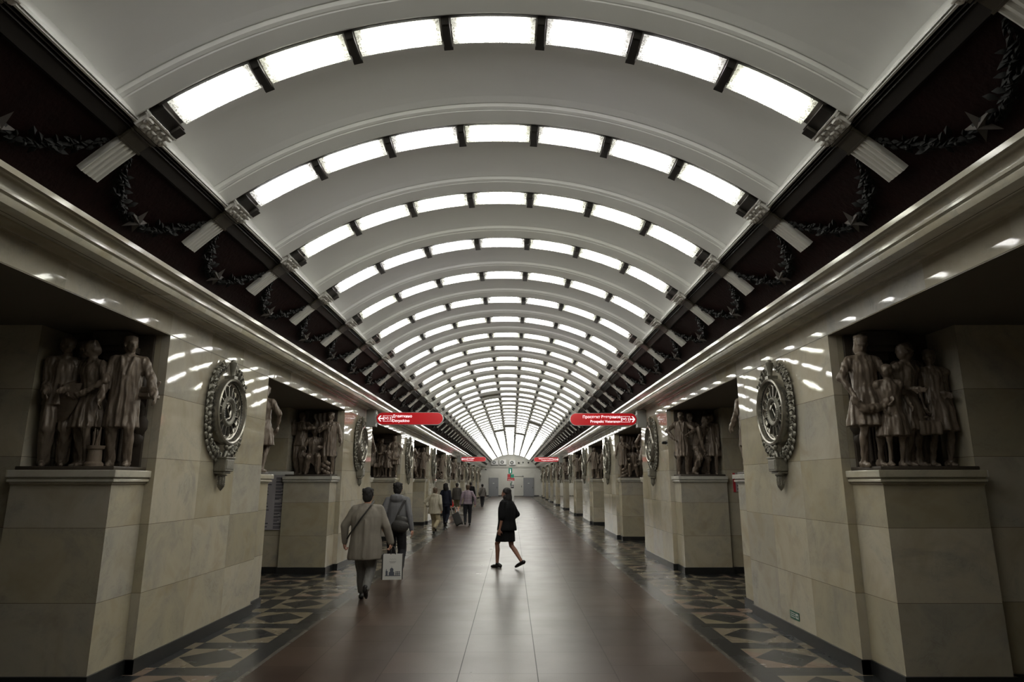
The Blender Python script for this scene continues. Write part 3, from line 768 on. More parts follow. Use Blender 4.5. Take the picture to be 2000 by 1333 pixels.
def headp(mb, P, face=True):
    S = P.S; Rm = Euler((-P.nod, 0, P.turn)).to_matrix(); h = P.head
    q = lambda x, y, z: h + Rm @ Vector((x, y, z)) * S
    mb.cap(P.neck - V3(0, .0, .04) * S, h - V3(0, .02, .05) * S, .056 * S, .052 * S)
    mb.ell(q(0, -.008, .035), (.076 * S, .094 * S, .088 * S), (-P.nod, 0, P.turn)); mb.ell(q(0, .022, -.03), (.058 * S, .066 * S, .082 * S), (-P.nod, 0, P.turn))
    mb.cap(q(0, .055, -.088), q(0, .045, -.075), .022 * S, .03 * S, 8)
    if face:
        mb.cap(q(0, .084, .012), q(0, .104, -.026), .009 * S, .014 * S, 8); mb.ell(q(0, .088, -.058), (.026 * S, .012 * S, .009 * S), (0, 0, P.turn), 10, 6)
        for k in (-1, 1):
            mb.ell(q(.031 * k, .078, .004), (.016 * S, .012 * S, .011 * S), None, 8, 6); mb.cap(q(.012 * k, .088, .028), q(.05 * k, .076, .026), .008 * S, .007 * S, 7)
    for k in (-1, 1): mb.ell(q(.078 * k, -.005, -.008), (.010 * S, .020 * S, .032 * S), None, 8, 6)
def skirt(mb, P, z0, w=.20, d=.16, flare=1.25, fold=.04, freq=9, top=.12, shift=(0, 0)):
    S = P.S; rows = []
    zt = P.pel.z / S + top
    for i in range(9):
        u = i / 8; z = zt + (z0 - zt) * u; k = 1 + (flare - 1) * u
        rows.append((shift[0] * u * S, shift[1] * u * S, z * S, w * (.74 + .26 * min(1, u * 3)) * k * S, d * (.78 + .22 * min(1, u * 3)) * k * S, fold * u))
    mb.loft(rows[::-1], 64, freq=freq)
def hair_prims(mb, P, r=1.0, low=-.02, back=0.0):
    S = P.S; h = P.head; Rm = Euler((-P.nod, 0, P.turn)).to_matrix(); q = lambda x, y, z: h + Rm @ Vector((x, y, z)) * S
    mb.ell(q(0, -.020, .046), (.083 * S * r, .096 * S * r, .086 * S * r), (-P.nod, 0, P.turn)); mb.ell(q(0, -.045, .0 + low), (.076 * S * r, .066 * S * r, .085 * S * r), (-P.nod, 0, P.turn))
    for i in range(22):
        a = i * 2.4; mb.ell(q(.07 * r * math.cos(a), -.03 + .075 * r * math.sin(a) * .9, .05 + .045 * math.sin(i * 1.7)), (.022 * S, .022 * S, .024 * S), None, 7, 5)

# ------------------------------------------------------------------ relief groups on the pedestals
def sculpt(name, P, kind, hair='short', extra=None, voxel=.0095, freq=9):
    mb = MB(); S = P.S
    torso(mb, P, .012); headp(mb, P)
    hair_prims(mb, P, 1.02)
    if hair == 'long': mb.ell(P.head + V3(0, -.05, -.05) * S, (.085 * S, .07 * S, .11 * S)); 
    if hair == 'bun': mb.ell(P.head + V3(0, -.10, .02) * S, (.045 * S, .045 * S, .045 * S)); mb.lathe([(.06 * S, -.01), (.09 * S, 0), (.088 * S, .02)], axis='z', seg=14, c=tuple(P.head + V3(0, 0, .04) * S))
    if kind == 'coat':
        rows = []
        for u, rx, ry, f in ((.50, .21, .16, .045), (.65, .20, .15, .03), (.85, .19, .14, .015), (1.02, .175, .13, .008), (1.18, .18, .13, .004), (1.33, .19, .125, 0), (1.42, .15, .10, 0)):
            t = max(0, (u - .925) / .54); c = P.pel + (P.neck - P.pel) * t
            rows.append((c.x if t else 0, c.y if t else 0, u * S, rx * S, ry * S, f))
        mb.loft(rows, 48, freq=7)
        mb.tube([(.035 * S, .155 * S, .50 * S), (.03 * S, .150 * S, .9 * S), (.02 * S, .14 * S, 1.15 * S), (.07 * S, .10 * S, 1.42 * S)], .02 * S)
        mb.tube([(-.045 * S, .150 * S, .50 * S), (-.04 * S, .145 * S, .9 * S), (-.02 * S, .14 * S, 1.15 * S), (-.07 * S, .10 * S, 1.42 * S)], .02 * S)
        arms(mb, P, (.068, .060, .058, .050)); legs(mb, P, (.085, .066, .062, .055))
    elif kind == 'skirt':
        skirt(mb, P, .52, .175, .14, 1.42, .11, freq); arms(mb, P, (.062, .052, .044, .03)); legs(mb, P, (.08, .055, .050, .036))
        mb.loft([(0, 0, P.pel.z + .10 * S, .155 * S, .12 * S), (0, 0, P.pel.z + .14 * S, .155 * S, .12 * S)], 20)
    elif kind == 'dress':
        skirt(mb, P, .50, .165, .135, 1.55, .09, freq, top=.10); arms(mb, P, (.060, .045, .036, .026)); legs(mb, P, (.08, .055, .050, .036))
        for k in (-1, 1): mb.ell(P.sh[k] + V3(.01 * k, 0, -.02) * S, (.075 * S, .075 * S, .07 * S))
    else:
        arms(mb, P, (.070, .060, .055, .046)); legs(mb, P, (.108, .088, .082, .076)); mb.ell(P.pel, (.175 * S, .13 * S, .13 * S))
        mb.loft([(0, 0, P.pel.z - .13 * S, .205 * S, .16 * S, .04), (0, 0, P.pel.z, .19 * S, .145 * S, .03), (P.chest.x * .5, P.chest.y * .5, P.pel.z + .2 * S, .165 * S, .13 * S), (P.chest.x, P.chest.y, P.pel.z + .38 * S, .172 * S, .125 * S)], 48, freq=6)
    mb.lathe([(.075 * S, -.01), (.088 * S, .0), (.080 * S, .035 * S), (.066 * S, .04 * S), (.06 * S, 0)], axis='z', seg=18, c=tuple(P.neck + V3(0, 0, -.045) * S))
    for k in (-1, 1):
        hand(mb, P.wr[k], (P.wr[k] - P.el[k]), k, S * 1.1, .6)
    feet_prims(mb, P, r=1.1)
    if extra: extra(mb, P)
    return fused(mb, name, M['relief'], voxel, 2, folds=(.014, 24, P.neck.z - .02))
def put(me, root, x, y, rz, name='sculpted_figure', label=None):
    o = place(name, me, root, loc=(x, y, .03), rot=(0, 0, rz))
    if label: o['label'] = label
    return o
def relief_ground(root, x1=.93, colm=None):
    """dark slab behind the figures, its foot and the flat cap under the passage ceiling"""
    mb = MB().box(.06, x1, .0, .035, 0, 1.405)
    mb.bbox(0, x1, .0, .545, 0, .035, .008)
    rnd = random.Random(4)
    for i in range(26): mb.ell((rnd.uniform(.1, x1 - .1), .03, rnd.uniform(.1, 1.35)), (rnd.uniform(.04, .10), .03, rnd.uniform(.05, .14)), None, 8, 5)
    if colm:
        mb.box(colm - .13, colm + .13, .02, .16, 1.12, 1.20).box(colm - .17, colm + .17, .02, .22, 1.20, 1.26).box(colm - .15, colm + .20, .02, .26, 1.26, 1.40)
        for i in range(7):
            x = colm - .105 + i * .035; mb.cap((x, .07, .1), (x, .07, 1.14), .016, .016, 8)
        mb.box(colm - .12, colm + .12, .02, .07, .03, 1.14)
    mb.build('relief_ground', M['relief_back'], root, smooth=40)
SC = .765 * 1.7
def group_a():      # man in a long coat, woman in a pleated skirt bending her head, two men holding a plan
    t = thing('relief_group', 'x', 'relief'); relief_ground(t, colm=.36)
    put(sculpt('coat_figure', Pose(SC, fL=(-.11, .04, 0), fR=(.09, -.02, 0), hL=(-.36, .20, .92), hR=(.25, .14, .84), turn=.5, poleL=(-.6, -1, -.2)), 'coat'), t, .13, .30, .35)
    put(sculpt('pleated_figure', Pose(SC * .95, fL=(-.12, .12, 0), fR=(.12, -.02, 0), hL=(-.13, .22, 1.0), hR=(.17, .20, .98), lean=.05, nod=.6, turn=-.5, poleL=(-1, -.3, 0), poleR=(1, -.3, 0)), 'skirt', freq=14), t, .46, .30, -.25)
    put(sculpt('rear_figure', Pose(SC * .98, hL=(-.25, .22, 1.0), hR=(.12, .25, 1.05), nod=.3, turn=.3), 'trousers'), t, .69, .17, .2)
    put(sculpt('end_figure', Pose(SC * .98, hL=(-.05, .25, 1.0), hR=(.17, .20, .95), nod=.5, turn=.6, lean=.04, poleR=(0, -1, 0)), 'trousers'), t, .75, .32, .55)
    mb = MB(); n = 10      # plan sheet with a sagging diamond outline
    rs = []
    for i in range(n + 1):
        u = i / n; rs.append([Vector((.50 + .30 * u, .42 + .03 * math.sin(u * 3 + v * 2) - .02 * u, .84 - .03 * u - v * (.16 + .20 * math.sin(PI * (u * .9 + .05))))) for v in (0, .25, .5, .75, 1)])
    mb.rings(rs, closed=False); m0 = len(mb.v); mb.rings([[p + Vector((0, -.012, 0)) for p in r] for r in rs], closed=False)
    mb.build('plan_sheet', M['relief'], t, smooth=True)
    mb = MB().lathe([(.001, .03), (.085, .03), (.085, .06), (.065, .08), (.06, .19), (.075, .20), (.08, .23), (.001, .235)], axis='z', seg=16, c=(.27, .43, 0))
    for i in range(5): mb.cap((.27 + .02 * math.cos(i), .43 + .02 * math.sin(i), .22), (.27 + .04 * math.cos(i * 1.3), .43 + .03 * math.sin(i), .36 + .03 * i % .05), .018, .006, 7)
    mb.build('low_stand', M['relief'], t, smooth=40)
    MB().bbox(-.10, .10, .08, .30, .72, .76, .01).bbox(-.08, .06, .10, .26, .76, .83, .02).cap((-.09, .18, .80), (-.13, .18, .88), .02, .015, 8).build('lathe_bracket', M['relief'], t)
    return t
def group_b():      # mother with a sheaf, girl in front, girl stretching her arm, child with a satchel
    t = thing('relief_group', 'x', 'relief'); relief_ground(t, colm=.30)
    def sheaf(mb, P):
        S = P.S
        mb.tube([(-.26 * S, .16 * S, .86 * S), (-.12 * S, .20 * S, .72 * S), (.10 * S, .20 * S, .74 * S), (.22 * S, .16 * S, .88 * S)], [.03 * S, .06 * S, .055 * S, .03 * S], 10)
    put(sculpt('mother_figure', Pose(SC * 1.0, fL=(-.09, .0, 0), fR=(.14, -.05, 0), hL=(-.24, .18, .92), hR=(.24, .18, .90), nod=.45, turn=.25, poleL=(-1, -.2, -.2), poleR=(1, -.2, -.2)), 'skirt', 'long', sheaf), t, .07, .31, .1)
    put(sculpt('small_girl_figure', Pose(SC * .76, fL=(-.09, .05, 0), fR=(.1, -.02, 0), hL=(-.14, .1, .95), hR=(.30, .02, 1.0), turn=.7), 'dress', 'bun'), t, .23, .43, .25)
    put(sculpt('reaching_girl_figure', Pose(SC * .93, fL=(-.13, .06, 0), fR=(.22, -.04, 0), hL=(-.12, .22, 1.05), hR=(.40, .22, 1.02), turn=-1.1, lean=.05, poleR=(0, -1, -.5)), 'dress', 'bun'), t, .47, .30, -.35)
    def bag(mb, P):
        S = P.S; mb.bbox(-.40 * S, -.10 * S, .16 * S, .27 * S, .44 * S, .64 * S, .015); mb.tube([(-.33 * S, .21 * S, .62 * S), (-.30 * S, .21 * S, .69 * S), (-.20 * S, .21 * S, .69 * S), (-.18 * S, .21 * S, .62 * S)], .012 * S)
    put(sculpt('satchel_figure', Pose(SC * .90, fL=(-.12, .0, 0), fR=(.10, .02, 0), hL=(-.25, .18, .70), hR=(.19, .06, .82), turn=.5, lean=-.02, poleL=(-1, -.2, 0), poleR=(0, -1, 0)), 'dress', 'short', bag), t, .77, .29, .1)
    put(sculpt('middle_figure', Pose(SC * .98, hL=(-.2, .12, 1.05), hR=(.3, .2, 1.15), turn=-.4), 'trousers'), t, .63, .14, 0)
    return t
def group_c():      # seated man with a drawing, flag bearer and standing worker
    t = thing('relief_group', 'x', 'relief'); relief_ground(t)
    put(sculpt('standing_worker', Pose(SC, fL=(-.1, .06, 0), fR=(.1, -.03, 0), hL=(-.16, .2, 1.25), hR=(.16, .18, 1.35), turn=.6, poleL=(-1, 0, -.2), poleR=(.2, -.5, -1)), 'trousers'), t, .75, .22, -.2)
    put(sculpt('seated_figure', Pose(SC * .98, seat=.52, fL=(-.16, .38, 0), fR=(.18, .30, 0), hL=(-.20, .36, .75), hR=(.26, .36, .72), nod=.4, lean=.08), 'trousers'), t, .48, .16, .25)
    put(sculpt('flag_bearer', Pose(SC, fL=(-.1, .02, 0), fR=(.1, .04, 0), hL=(-.3, .1, .9), hR=(.06, .24, 1.30), turn=-.4, poleR=(.8, 0, -.6)), 'coat'), t, .13, .28, .2)
    mb = MB(); rs = []
    for i in range(14):
        u = i / 13; rs.append([Vector((.20 + .35 * u + .02 * math.sin(v * 9), .12 + .03 * math.sin(u * 22 + v * 3), 1.36 - .05 * u - v * (.25 + .55 * (1 - u)))) for v in [j / 8 for j in range(9)]])
    mb.rings(rs, closed=False); mb.rings([[p + Vector((0, -.02, 0)) for p in r] for r in rs], closed=False)
    mb.build('flag', M['relief'], t, smooth=True)
    mb = MB(); rs = []
    for i in range(9):
        u = i / 8; rs.append([Vector((.26 + .38 * u, .44 - .03 * math.sin(u * 3), .50 - .10 * (1 - u) * 1.2 - v * (.06 + .22 * (1 - u)))) for v in (0, .3, .6, 1)])
    mb.rings(rs, closed=False); mb.rings([[p + Vector((0, -.015, 0)) for p in r] for r in rs], closed=False)
    mb.build('drawing_sheet', M['relief'], t, smooth=True)
    mb = MB()
    for i in range(12): mb.ell((.10 + .03 * (i % 5), .36 + .03 * (i % 3), .06 + .02 * i), (.05, .04, .045), None, 8, 6)
    mb.build('rubble', M['relief'], t, smooth=True)
    return t
def group_d():      # four workers, one bent with a shovel
    t = thing('relief_group', 'x', 'relief'); relief_ground(t)
    put(sculpt('tall_worker', Pose(SC, fL=(-.12, .05, 0), fR=(.12, -.03, 0), hL=(-.25, .15, 1.0), hR=(.2, .25, 1.1), turn=.4, poleL=(-1, 0, -.3), poleR=(1, 0, -.4)), 'coat'), t, .13, .30, .15)
    def shovel(mb, P):
        S = P.S; mb.tube([(-.25 * S, .3 * S, .35 * S), (.55 * S, .3 * S, 1.1 * S)], .016 * S); mb.ell((-.30 * S, .3 * S, .29 * S), (.10 * S, .03 * S, .10 * S))
    put(sculpt('shovelling_worker', Pose(SC * .98, fL=(-.22, .10, 0), fR=(.26, 0, 0), hL=(-.05, .32, .60), hR=(.30, .32, .92), lean=.26, drop=.12, nod=.5, poleL=(-1, 0, 0), poleR=(1, 0, 0)), 'trousers', 'short', shovel), t, .48, .20, -.5)
    put(sculpt('rear_worker', Pose(SC, hL=(-.2, .1, 1.2), hR=(.25, .15, 1.3), turn=-.4, poleR=(1, 0, -.6)), 'trousers'), t, .38, .13, 0)
    put(sculpt('side_worker', Pose(SC * .97, fL=(-.12, 0, 0), fR=(.1, .07, 0), hL=(-.3, .2, 1.05), hR=(.19, .12, .86), turn=.7, poleR=(0, -1, 0)), 'skirt', 'bun'), t, .76, .27, .2)
    return t
GR = [group_a(), group_b(), group_c(), group_d()]
used = [False] * 4
DESC = ['a coated man, a pleated-skirt woman and men with a plan', 'a mother, girls in dresses and a child with a satchel', 'a seated man with a drawing beside a flag bearer', 'workers around a man bent over a shovel']
def relief_at(gi, k, s, near):
    o = GR[gi] if not used[gi] else copy_tree(GR[gi])
    used[gi] = True
    o.location = (s * 3.59, Y0 + k * PITCH + (0 if near else PW), 1.906); o.scale = (s, -1 if near else 1, 1)
    side = 'left' if s < 0 else 'right'
    if near: o['label'] = 'bronze relief of figures facing the camera on the %s pier of the %s side' % (ORD[k + 1], side) if k > 1 else ('bronze relief of %s' % DESC[gi])
    else: o['label'] = 'edge-on bronze figures at the far corner of the %s pier on the %s side' % (ORD[k + 1], side)
    o['group'] = 'bronze reliefs on the piers'
for k in range(NP):
    for s in (-1, 1):
        gi = (0 if s < 0 else 1) if k == 0 else (2 if s < 0 else 3) if k == 1 else (k * 2 + (s > 0) + (k // 2)) % 4
        relief_at(gi, k, s, True)
for k in range(0, 7):
    for s in (-1, 1): relief_at(1 + (k + (s > 0)) % 2, k, s, False)

# ------------------------------------------------------------------ signs
def lit_sign(s, y, zc, label, ru, en):
    # local x along the hall width; the plate is a stadium 1.66 x 0.31
    t = thing('hanging_sign', label, 'sign', (s * 2.43, y, zc)); W, Hh = 1.68, .315; r = Hh / 2
    def stad(w_, h_, n=14):
        r_ = h_ / 2; return [(w_ / 2 - r_ + r_ * math.cos(a), r_ * math.sin(a)) for a in [-PI / 2 + PI * i / n for i in range(n + 1)]] + [(-w_ / 2 + r_ + r_ * math.cos(a), r_ * math.sin(a)) for a in [PI / 2 + PI * i / n for i in range(n + 1)]]
    MB().rings([[(x, yy, z) for x, z in stad(W, Hh)] for yy in (-.045, .045)]).build('rim', M['steel'], t)
    MB().rings([[(x, yy, z) for x, z in stad(W - .022, Hh - .022)] for yy in (-.049, .049)]).build('red_panel', M['sign_red'], t)
    yf = -.052
    if s < 0: ax, bx, tx, al, dr = -W / 2 + .115, -W / 2 + .285, -W / 2 + .405, 'LEFT', -1
    else: ax, bx, tx, al, dr = W / 2 - .115, W / 2 - .285, W / 2 - .41, 'RIGHT', 1
    mb = MB()
    mb.box(ax - .062, ax + .05, yf, yf + .004, -.014, .014) if dr > 0 else mb.box(ax - .05, ax + .062, yf, yf + .004, -.014, .014)
    for k in (-1, 1):
        tip = ax + dr * .062
        mb.add([(tip + dr * .008, yf, 0), (tip - dr * .012, yf, 0), (tip - dr * .082, yf, k * .072), (tip - dr * .044, yf, k * .072)], [(0, 1, 2, 3)])
    mb.build('arrow', M['sign_white'], t)
    mb = MB(); hw, hh, q = .113, .072, .007
    mb.box(bx - hw, bx + hw, yf, yf + .003, hh - q, hh).box(bx - hw, bx + hw, yf, yf + .003, -hh, -hh + q).box(bx - hw, bx - hw + q, yf, yf + .003, -hh, hh).box(bx + hw - q, bx + hw, yf, yf + .003, -hh, hh)
    for sg in (-1, 1):                                     # curved strokes of the line emblem
        pts = [(bx - .038 + sg * (.030 + .022 * math.cos(a)), yf, .046 * math.sin(a)) for a in [R_(-62 + 124 * i / 8) for i in range(9)]]
        mb.tube(pts, .007, 6)
        mb.tube([(bx - .038 + sg * .022, yf, .030), (bx - .038, yf, -.018)], .007, 6)
    mb.build('line_emblem', M['sign_white'], t)
    text_part('line_number', '1', .115, M['sign_white'], t, (bx + .040, yf, -.042), bold=.002)
    text_part('lettering', ru, .094, M['sign_white'], t, (tx, yf, .028), al, bold=.0010)
    text_part('lettering', en, .094, M['sign_white'], t, (tx, yf, -.085), al, bold=.0010)
    # grey mounting box on the wall and the bright tube ends
    x0 = s * (HW - 2.43); MB().bbox(*sorted((x0, x0 - s * .225)), -.09, .13, -.205, .235, .008).build('wall_box', M['grey_box'], t)
    MB().bbox(*sorted((s * (W / 2 - .02), s * (W / 2 + .03))), -.03, .03, -.12, .12, .004).build('end_cap', M['white_plastic'], t)
lit_sign(-1, 16.2, 3.345, 'red lit hanging sign with left arrow reading Devyatkino, nearer one', 'Девяткино', 'Devyatkino')
lit_sign(1, 16.2, 3.325, 'red lit hanging sign with right arrow reading Prospekt Veteranov, nearer one', 'Проспект Ветеранов', 'Prospekt Veteranov')
lit_sign(-1, 43.5, 3.25, 'small distant red sign with left arrow, above the walkers', 'Девяткино', 'Devyatkino')
lit_sign(1, 43.5, 3.23, 'small distant red sign with right arrow near the end wall', 'Проспект Ветеранов', 'Prospekt Veteranov')

M['board'] = simple('pale_board', (0.42, 0.40, 0.42), 0.4)
M['ink'] = simple('dark_print', (0.03, 0.03, 0.04), 0.5)
M['red_print'] = simple('red_print', (0.5, 0.03, 0.04), 0.4)
M['green'] = simple('green_sign', (0.01, 0.10, 0.06), 0.4)
M['green_lit'] = simple('green_lit_sign', (0.01, 0.16, 0.10), 0.4, emit=(0.01, 0.25, 0.15), es=.25)
YF = Y0 + PITCH - .47
t = thing('station_list_board', 'tall pale board of dark printed station names on the second left pier', 'notice board', (-4.72, YF, 0))
MB().bbox(-.36, .36, -.03, 0, .84, 1.93, .006).build('panel', M['board'], t)
MB().box(-.36, .30, -.036, -.03, 1.95, 1.99).bbox(-.36, .36, -.034, 0, 1.93, 2.0, .004).build('header', M['white_plastic'], t)
rnd = random.Random(11); mb = MB(); mr = MB(); z = 1.86
for i in range(15):
    if i == 7: z -= .04
    L = rnd.uniform(.10, .24); mb.box(.02, .02 + L, -.034, -.03, z, z + .016); mb.box(.02, .02 + L * .7, -.034, -.03, z - .024, z - .012)
    mb.box(-.30, -.30 + L, -.034, -.03, z, z + .016)
    if i in (0, 1, 3): mb.box(.20, .25, -.034, -.03, z - .02, z + .01)
    if i in (2, 5): mr.box(.21, .25, -.034, -.03, z - .02, z + .01)
    z -= .066
mb.build('print', M['ink'], t); mr.build('red_marks', M['red_print'], t)
t = thing('notice_plate', 'small notice with a red edge on the second right pier', 'notice', (4.85, YF, 1.78))
MB().bbox(-.18, .18, -.03, 0, -.19, .19, .005).build('panel', M['board'], t)
mb = MB()
for i in range(5): mb.box(-.10, .12, -.034, -.03, .12 - .065 * i, .14 - .065 * i)
mb.build('print', M['ink'], t); MB().box(-.18, -.13, -.036, -.03, -.19, .19).build('red_edge', M['red_print'], t)
t = thing('exit_plate', 'small green exit arrow plate low on the first right pier', 'sign', (HW, 8.15, .245), (0, 0, R_(90)))
MB().bbox(-.125, .125, 0, .008, -.045, .045, .002).build('plate', M['green'], t)
mb = MB().box(-.115, -.04, .008, .010, -.028, .028)
mb.build('arrow_field', M['white_plastic'], t)
mb = MB().box(-.10, -.06, .010, .0115, -.005, .005).add([(-.108, .0112, 0), (-.082, .0112, -.022), (-.082, .0112, .022)], [(0, 1, 2)])
mb.build('arrow', M['green'], t)
mb = MB()
for i in range(3): mb.box(-.02, .10, .008, .0095, .018 - .022 * i, .026 - .022 * i)
mb.build('print', M['white_plastic'], t)
t = thing('security_camera', 'small black camera on the third right pier', 'camera', (3.5, Y0 + PITCH * 1 + .08, 2.62))
MB().cap((0, 0, 0), (-.09, 0, 0), .035, .03).build('body', M['black'], t); MB().box(-.02, 0, -.03, .03, -.05, .05).build('mount', M['grey_box'], t)
t['label'] = 'small black camera at the corner of the second right pier'

# information stand
t = thing('information_stand', 'free-standing white information column under a green i sign', 'information stand', (.16, 60, 0))
MB().bbox(-.17, .17, -.10, .10, .02, 1.88, .02).build('column', M['white_plastic'], t)
MB().bbox(-.26, .26, -.18, .18, 0, .04, .01).build('foot', M['steel'], t)
MB().cap((-.16, 0, 1.2), (-.16, 0, 2.55), .03, .03, 10).build('pole', M['black'], t)
b = MB().bbox(-.46, .20, -.07, .07, 1.86, 2.12, .01).build('red_board', M['red_print'], t)
MB().box(-.40, .12, -.075, -.07, 1.96, 1.99).box(-.40, -.1, -.075, -.07, 1.91, 1.93).build('print', M['white_plastic'], b)
MB().bbox(-.44, -.18, -.06, .06, 2.14, 2.46, .01).build('red_panel', M['red_print'], t)
MB().bbox(-.14, .16, -.08, .08, 2.14, 2.44, .01).build('green_panel', M['green_lit'], t)
g = MB().bbox(-.34, .00, -.08, .08, 2.50, 3.00, .01).build('green_box', M['green_lit'], t)
MB().box(-.20, -.14, -.085, -.08, 2.58, 2.80).box(-.20, -.14, -.085, -.08, 2.84, 2.90).build('letter_i', M['sign_white'], g)
MB().bbox(-.12, .14, -.12, -.10, 1.2, 1.5, .01).build('screen_frame', M['black'], t)
MB().box(-.08, .10, -.125, -.12, 1.30, 1.46).build('screen', M['board'], t)
for (a, zz) in ((-.10, 1.62), (-.05, 1.75), (-.12, 1.5)): MB().ell((a, -.10, zz), (.06, .03, .06), None, 8, 6).build('sticker', M['green'], t)

# air conditioners and fittings on the end wall
def ac(x, z, w_, h_, label):
    t = thing('air_conditioner', label, 'air conditioner', (x, YEND - .2, z), group='air conditioner units over the end wall')
    MB().bbox(-w_ / 2, w_ / 2, -.16, .2, -h_ / 2, h_ / 2, .02).build('casing', M['white_plastic'], t)
    MB().lathe([(.001, -.165), (.20, -.165), (.215, -.17), (.22, -.155)], seg=24, c=(-w_ * .1, 0, 0)).build('fan_grille', M['black'], t)
    mb = MB()
    for i in range(6):
        a = i * PI / 3; mb.box(-w_ * .1 - .008, -w_ * .1 + .008, -.176, -.17, .05, .18)
        mb.v[-8:] = [(-w_ * .1 + (vx + w_ * .1) * math.cos(a) - vz * math.sin(a), vy, (vx + w_ * .1) * math.sin(a) + vz * math.cos(a)) for vx, vy, vz in mb.v[-8:]]
    mb.lathe([(.05, -.172), (.05, -.18), (.001, -.18)], seg=12, c=(-w_ * .1, 0, 0)); mb.build('fan_blades', M['steel'], t)
    MB().box(-w_ / 2, w_ / 2, -.14, .2, -h_ / 2 - .06, -h_ / 2).build('bracket', M['black'], t)
ac(-2.02, 4.13, .84, .58, 'leftmost of the three white air conditioners on the end wall ledge')
ac(-1.00, 4.16, .88, .62, 'middle white air conditioner on the end wall ledge')
ac(.20, 4.10, .80, .56, 'rightmost white air conditioner, above the information stand')
for x, z, r, lab in ((.98, 4.08, .11, 'black round vent pipe beside the rightmost air conditioner'), (1.52, 4.14, .08, 'black round pipe end in the middle of the lunette right half'), (2.19, 4.10, .10, 'black round pipe end nearest the right springing of the lunette')):
    t = thing('pipe_end', lab, 'pipe', (x, YEND, z)); MB().lathe([(.001, -.12), (r * .7, -.12), (r, -.14), (r, 0)], seg=16).build('opening', M['black'], t)
t = thing('cable_loop', 'white hanging cable loop under the black pipe ends', 'cable', (1.3, YEND - .05, 3.95))
MB().tube([(-.2, 0, .12), (-.2, 0, 0), (-.1, 0, -.08), (.02, 0, .02), (.1, 0, -.08), (.2, 0, 0), (.2, 0, .14)], .025, 6).build('cable', M['white_plastic'], t)
t = thing('wall_pipe', 'thin grey horizontal pipe between stand and right door', 'pipe', (.95, YEND - .05, 2.43))
MB().cap((-.55, 0, 0), (.50, 0, 0), .025, .025, 8).build('tube', M['grey_box'], t); MB().ell((.55, 0, .04), (.09, .06, .1)).build('junction_box', M['grey_box'], t)
t = thing('wall_cabinet', 'pale service panel beside the right grey door', 'panel', (.85, YEND, 1.0))
MB().bbox(-.5, .68, -.05, 0, -.95, 1.25, .01).build('panel', M['endwall'], t); MB().bbox(.45, .52, -.09, -.05, .1, .3, .01).build('lock', M['black'], t)
t = thing('wall_camera', 'little black camera under the string course, left end of end wall', 'camera', (-3.2, YEND, 3.3))
MB().cap((0, -.1, 0), (.12, -.25, -.06), .05, .05).build('body', M['black'], t); MB().cap((0, 0, 0), (0, -.12, 0), .02, .02).build('arm', M['black'], t)

# ------------------------------------------------------------------ people
def cloth(name, col, rough=.8, var=.12, vs=12): return simple(name, col, rough, var=var, vs=vs, bmp=.15, bs=60, spec=.25)
C = dict(grey_coat=cloth('grey_beige_coat', (.205, .185, .155)), grey_trs=cloth('light_grey_trousers', (.18, .178, .17)), dark_trs=cloth('dark_trousers', (.022, .022, .026)),
         hoodie=cloth('grey_hoodie', (.15, .15, .155)), beige=cloth('beige_jacket', (.40, .37, .30)), khaki=cloth('khaki_trousers', (.34, .29, .19)), navy=cloth('navy_cloth', (.010, .012, .022)),
         brown=cloth('brown_grey_jacket', (.055, .05, .045)), shorts=cloth('olive_shorts', (.13, .12, .07)), black=cloth('black_cloth', (.0035, .0035, .004), .85), greyj=cloth('mid_grey_jacket', (.14, .13, .12)),
         hair=simple('black_hair', (.008, .006, .005), .75, bmp=.6, bs=120), hair2=simple('brown_hair', (.075, .045, .025), .5, bmp=.6, bs=120), shoe=simple('black_shoe_leather', (.010, .009, .009), .35), bag=simple('dark_bag', (.03, .028, .025), .6, bmp=.3, bs=50),
         red=simple('red_bag', (.55, .02, .015), .5))
def mat_plaid():
    m, b = newmat('plaid_cloth'); tc = X.nt.nodes.new('ShaderNodeTexCoord'); s = X.nt.nodes.new('ShaderNodeSeparateXYZ'); X.nt.links.new(tc.outputs['Object'], s.inputs[0])
    x, y, z = [X(o) for o in s.outputs]
    a = x.mod(.055).lt(.013); c_ = z.mod(.055).lt(.013); d = (x + .027).mod(.055).lt(.016); e = (z + .027).mod(.055).lt(.016)
    c = mix((.16, .03, .05, 1), (.03, .04, .10, 1), X.op('MAXIMUM', d, e) * .8); c = mix(c, (.62, .60, .62, 1), X.op('MAXIMUM', a, c_) * .75)
    X.nt.links.new(c, b.inputs['Base Color']); b.inputs['Roughness'].default_value = .85; return m
C['plaid'] = mat_plaid()

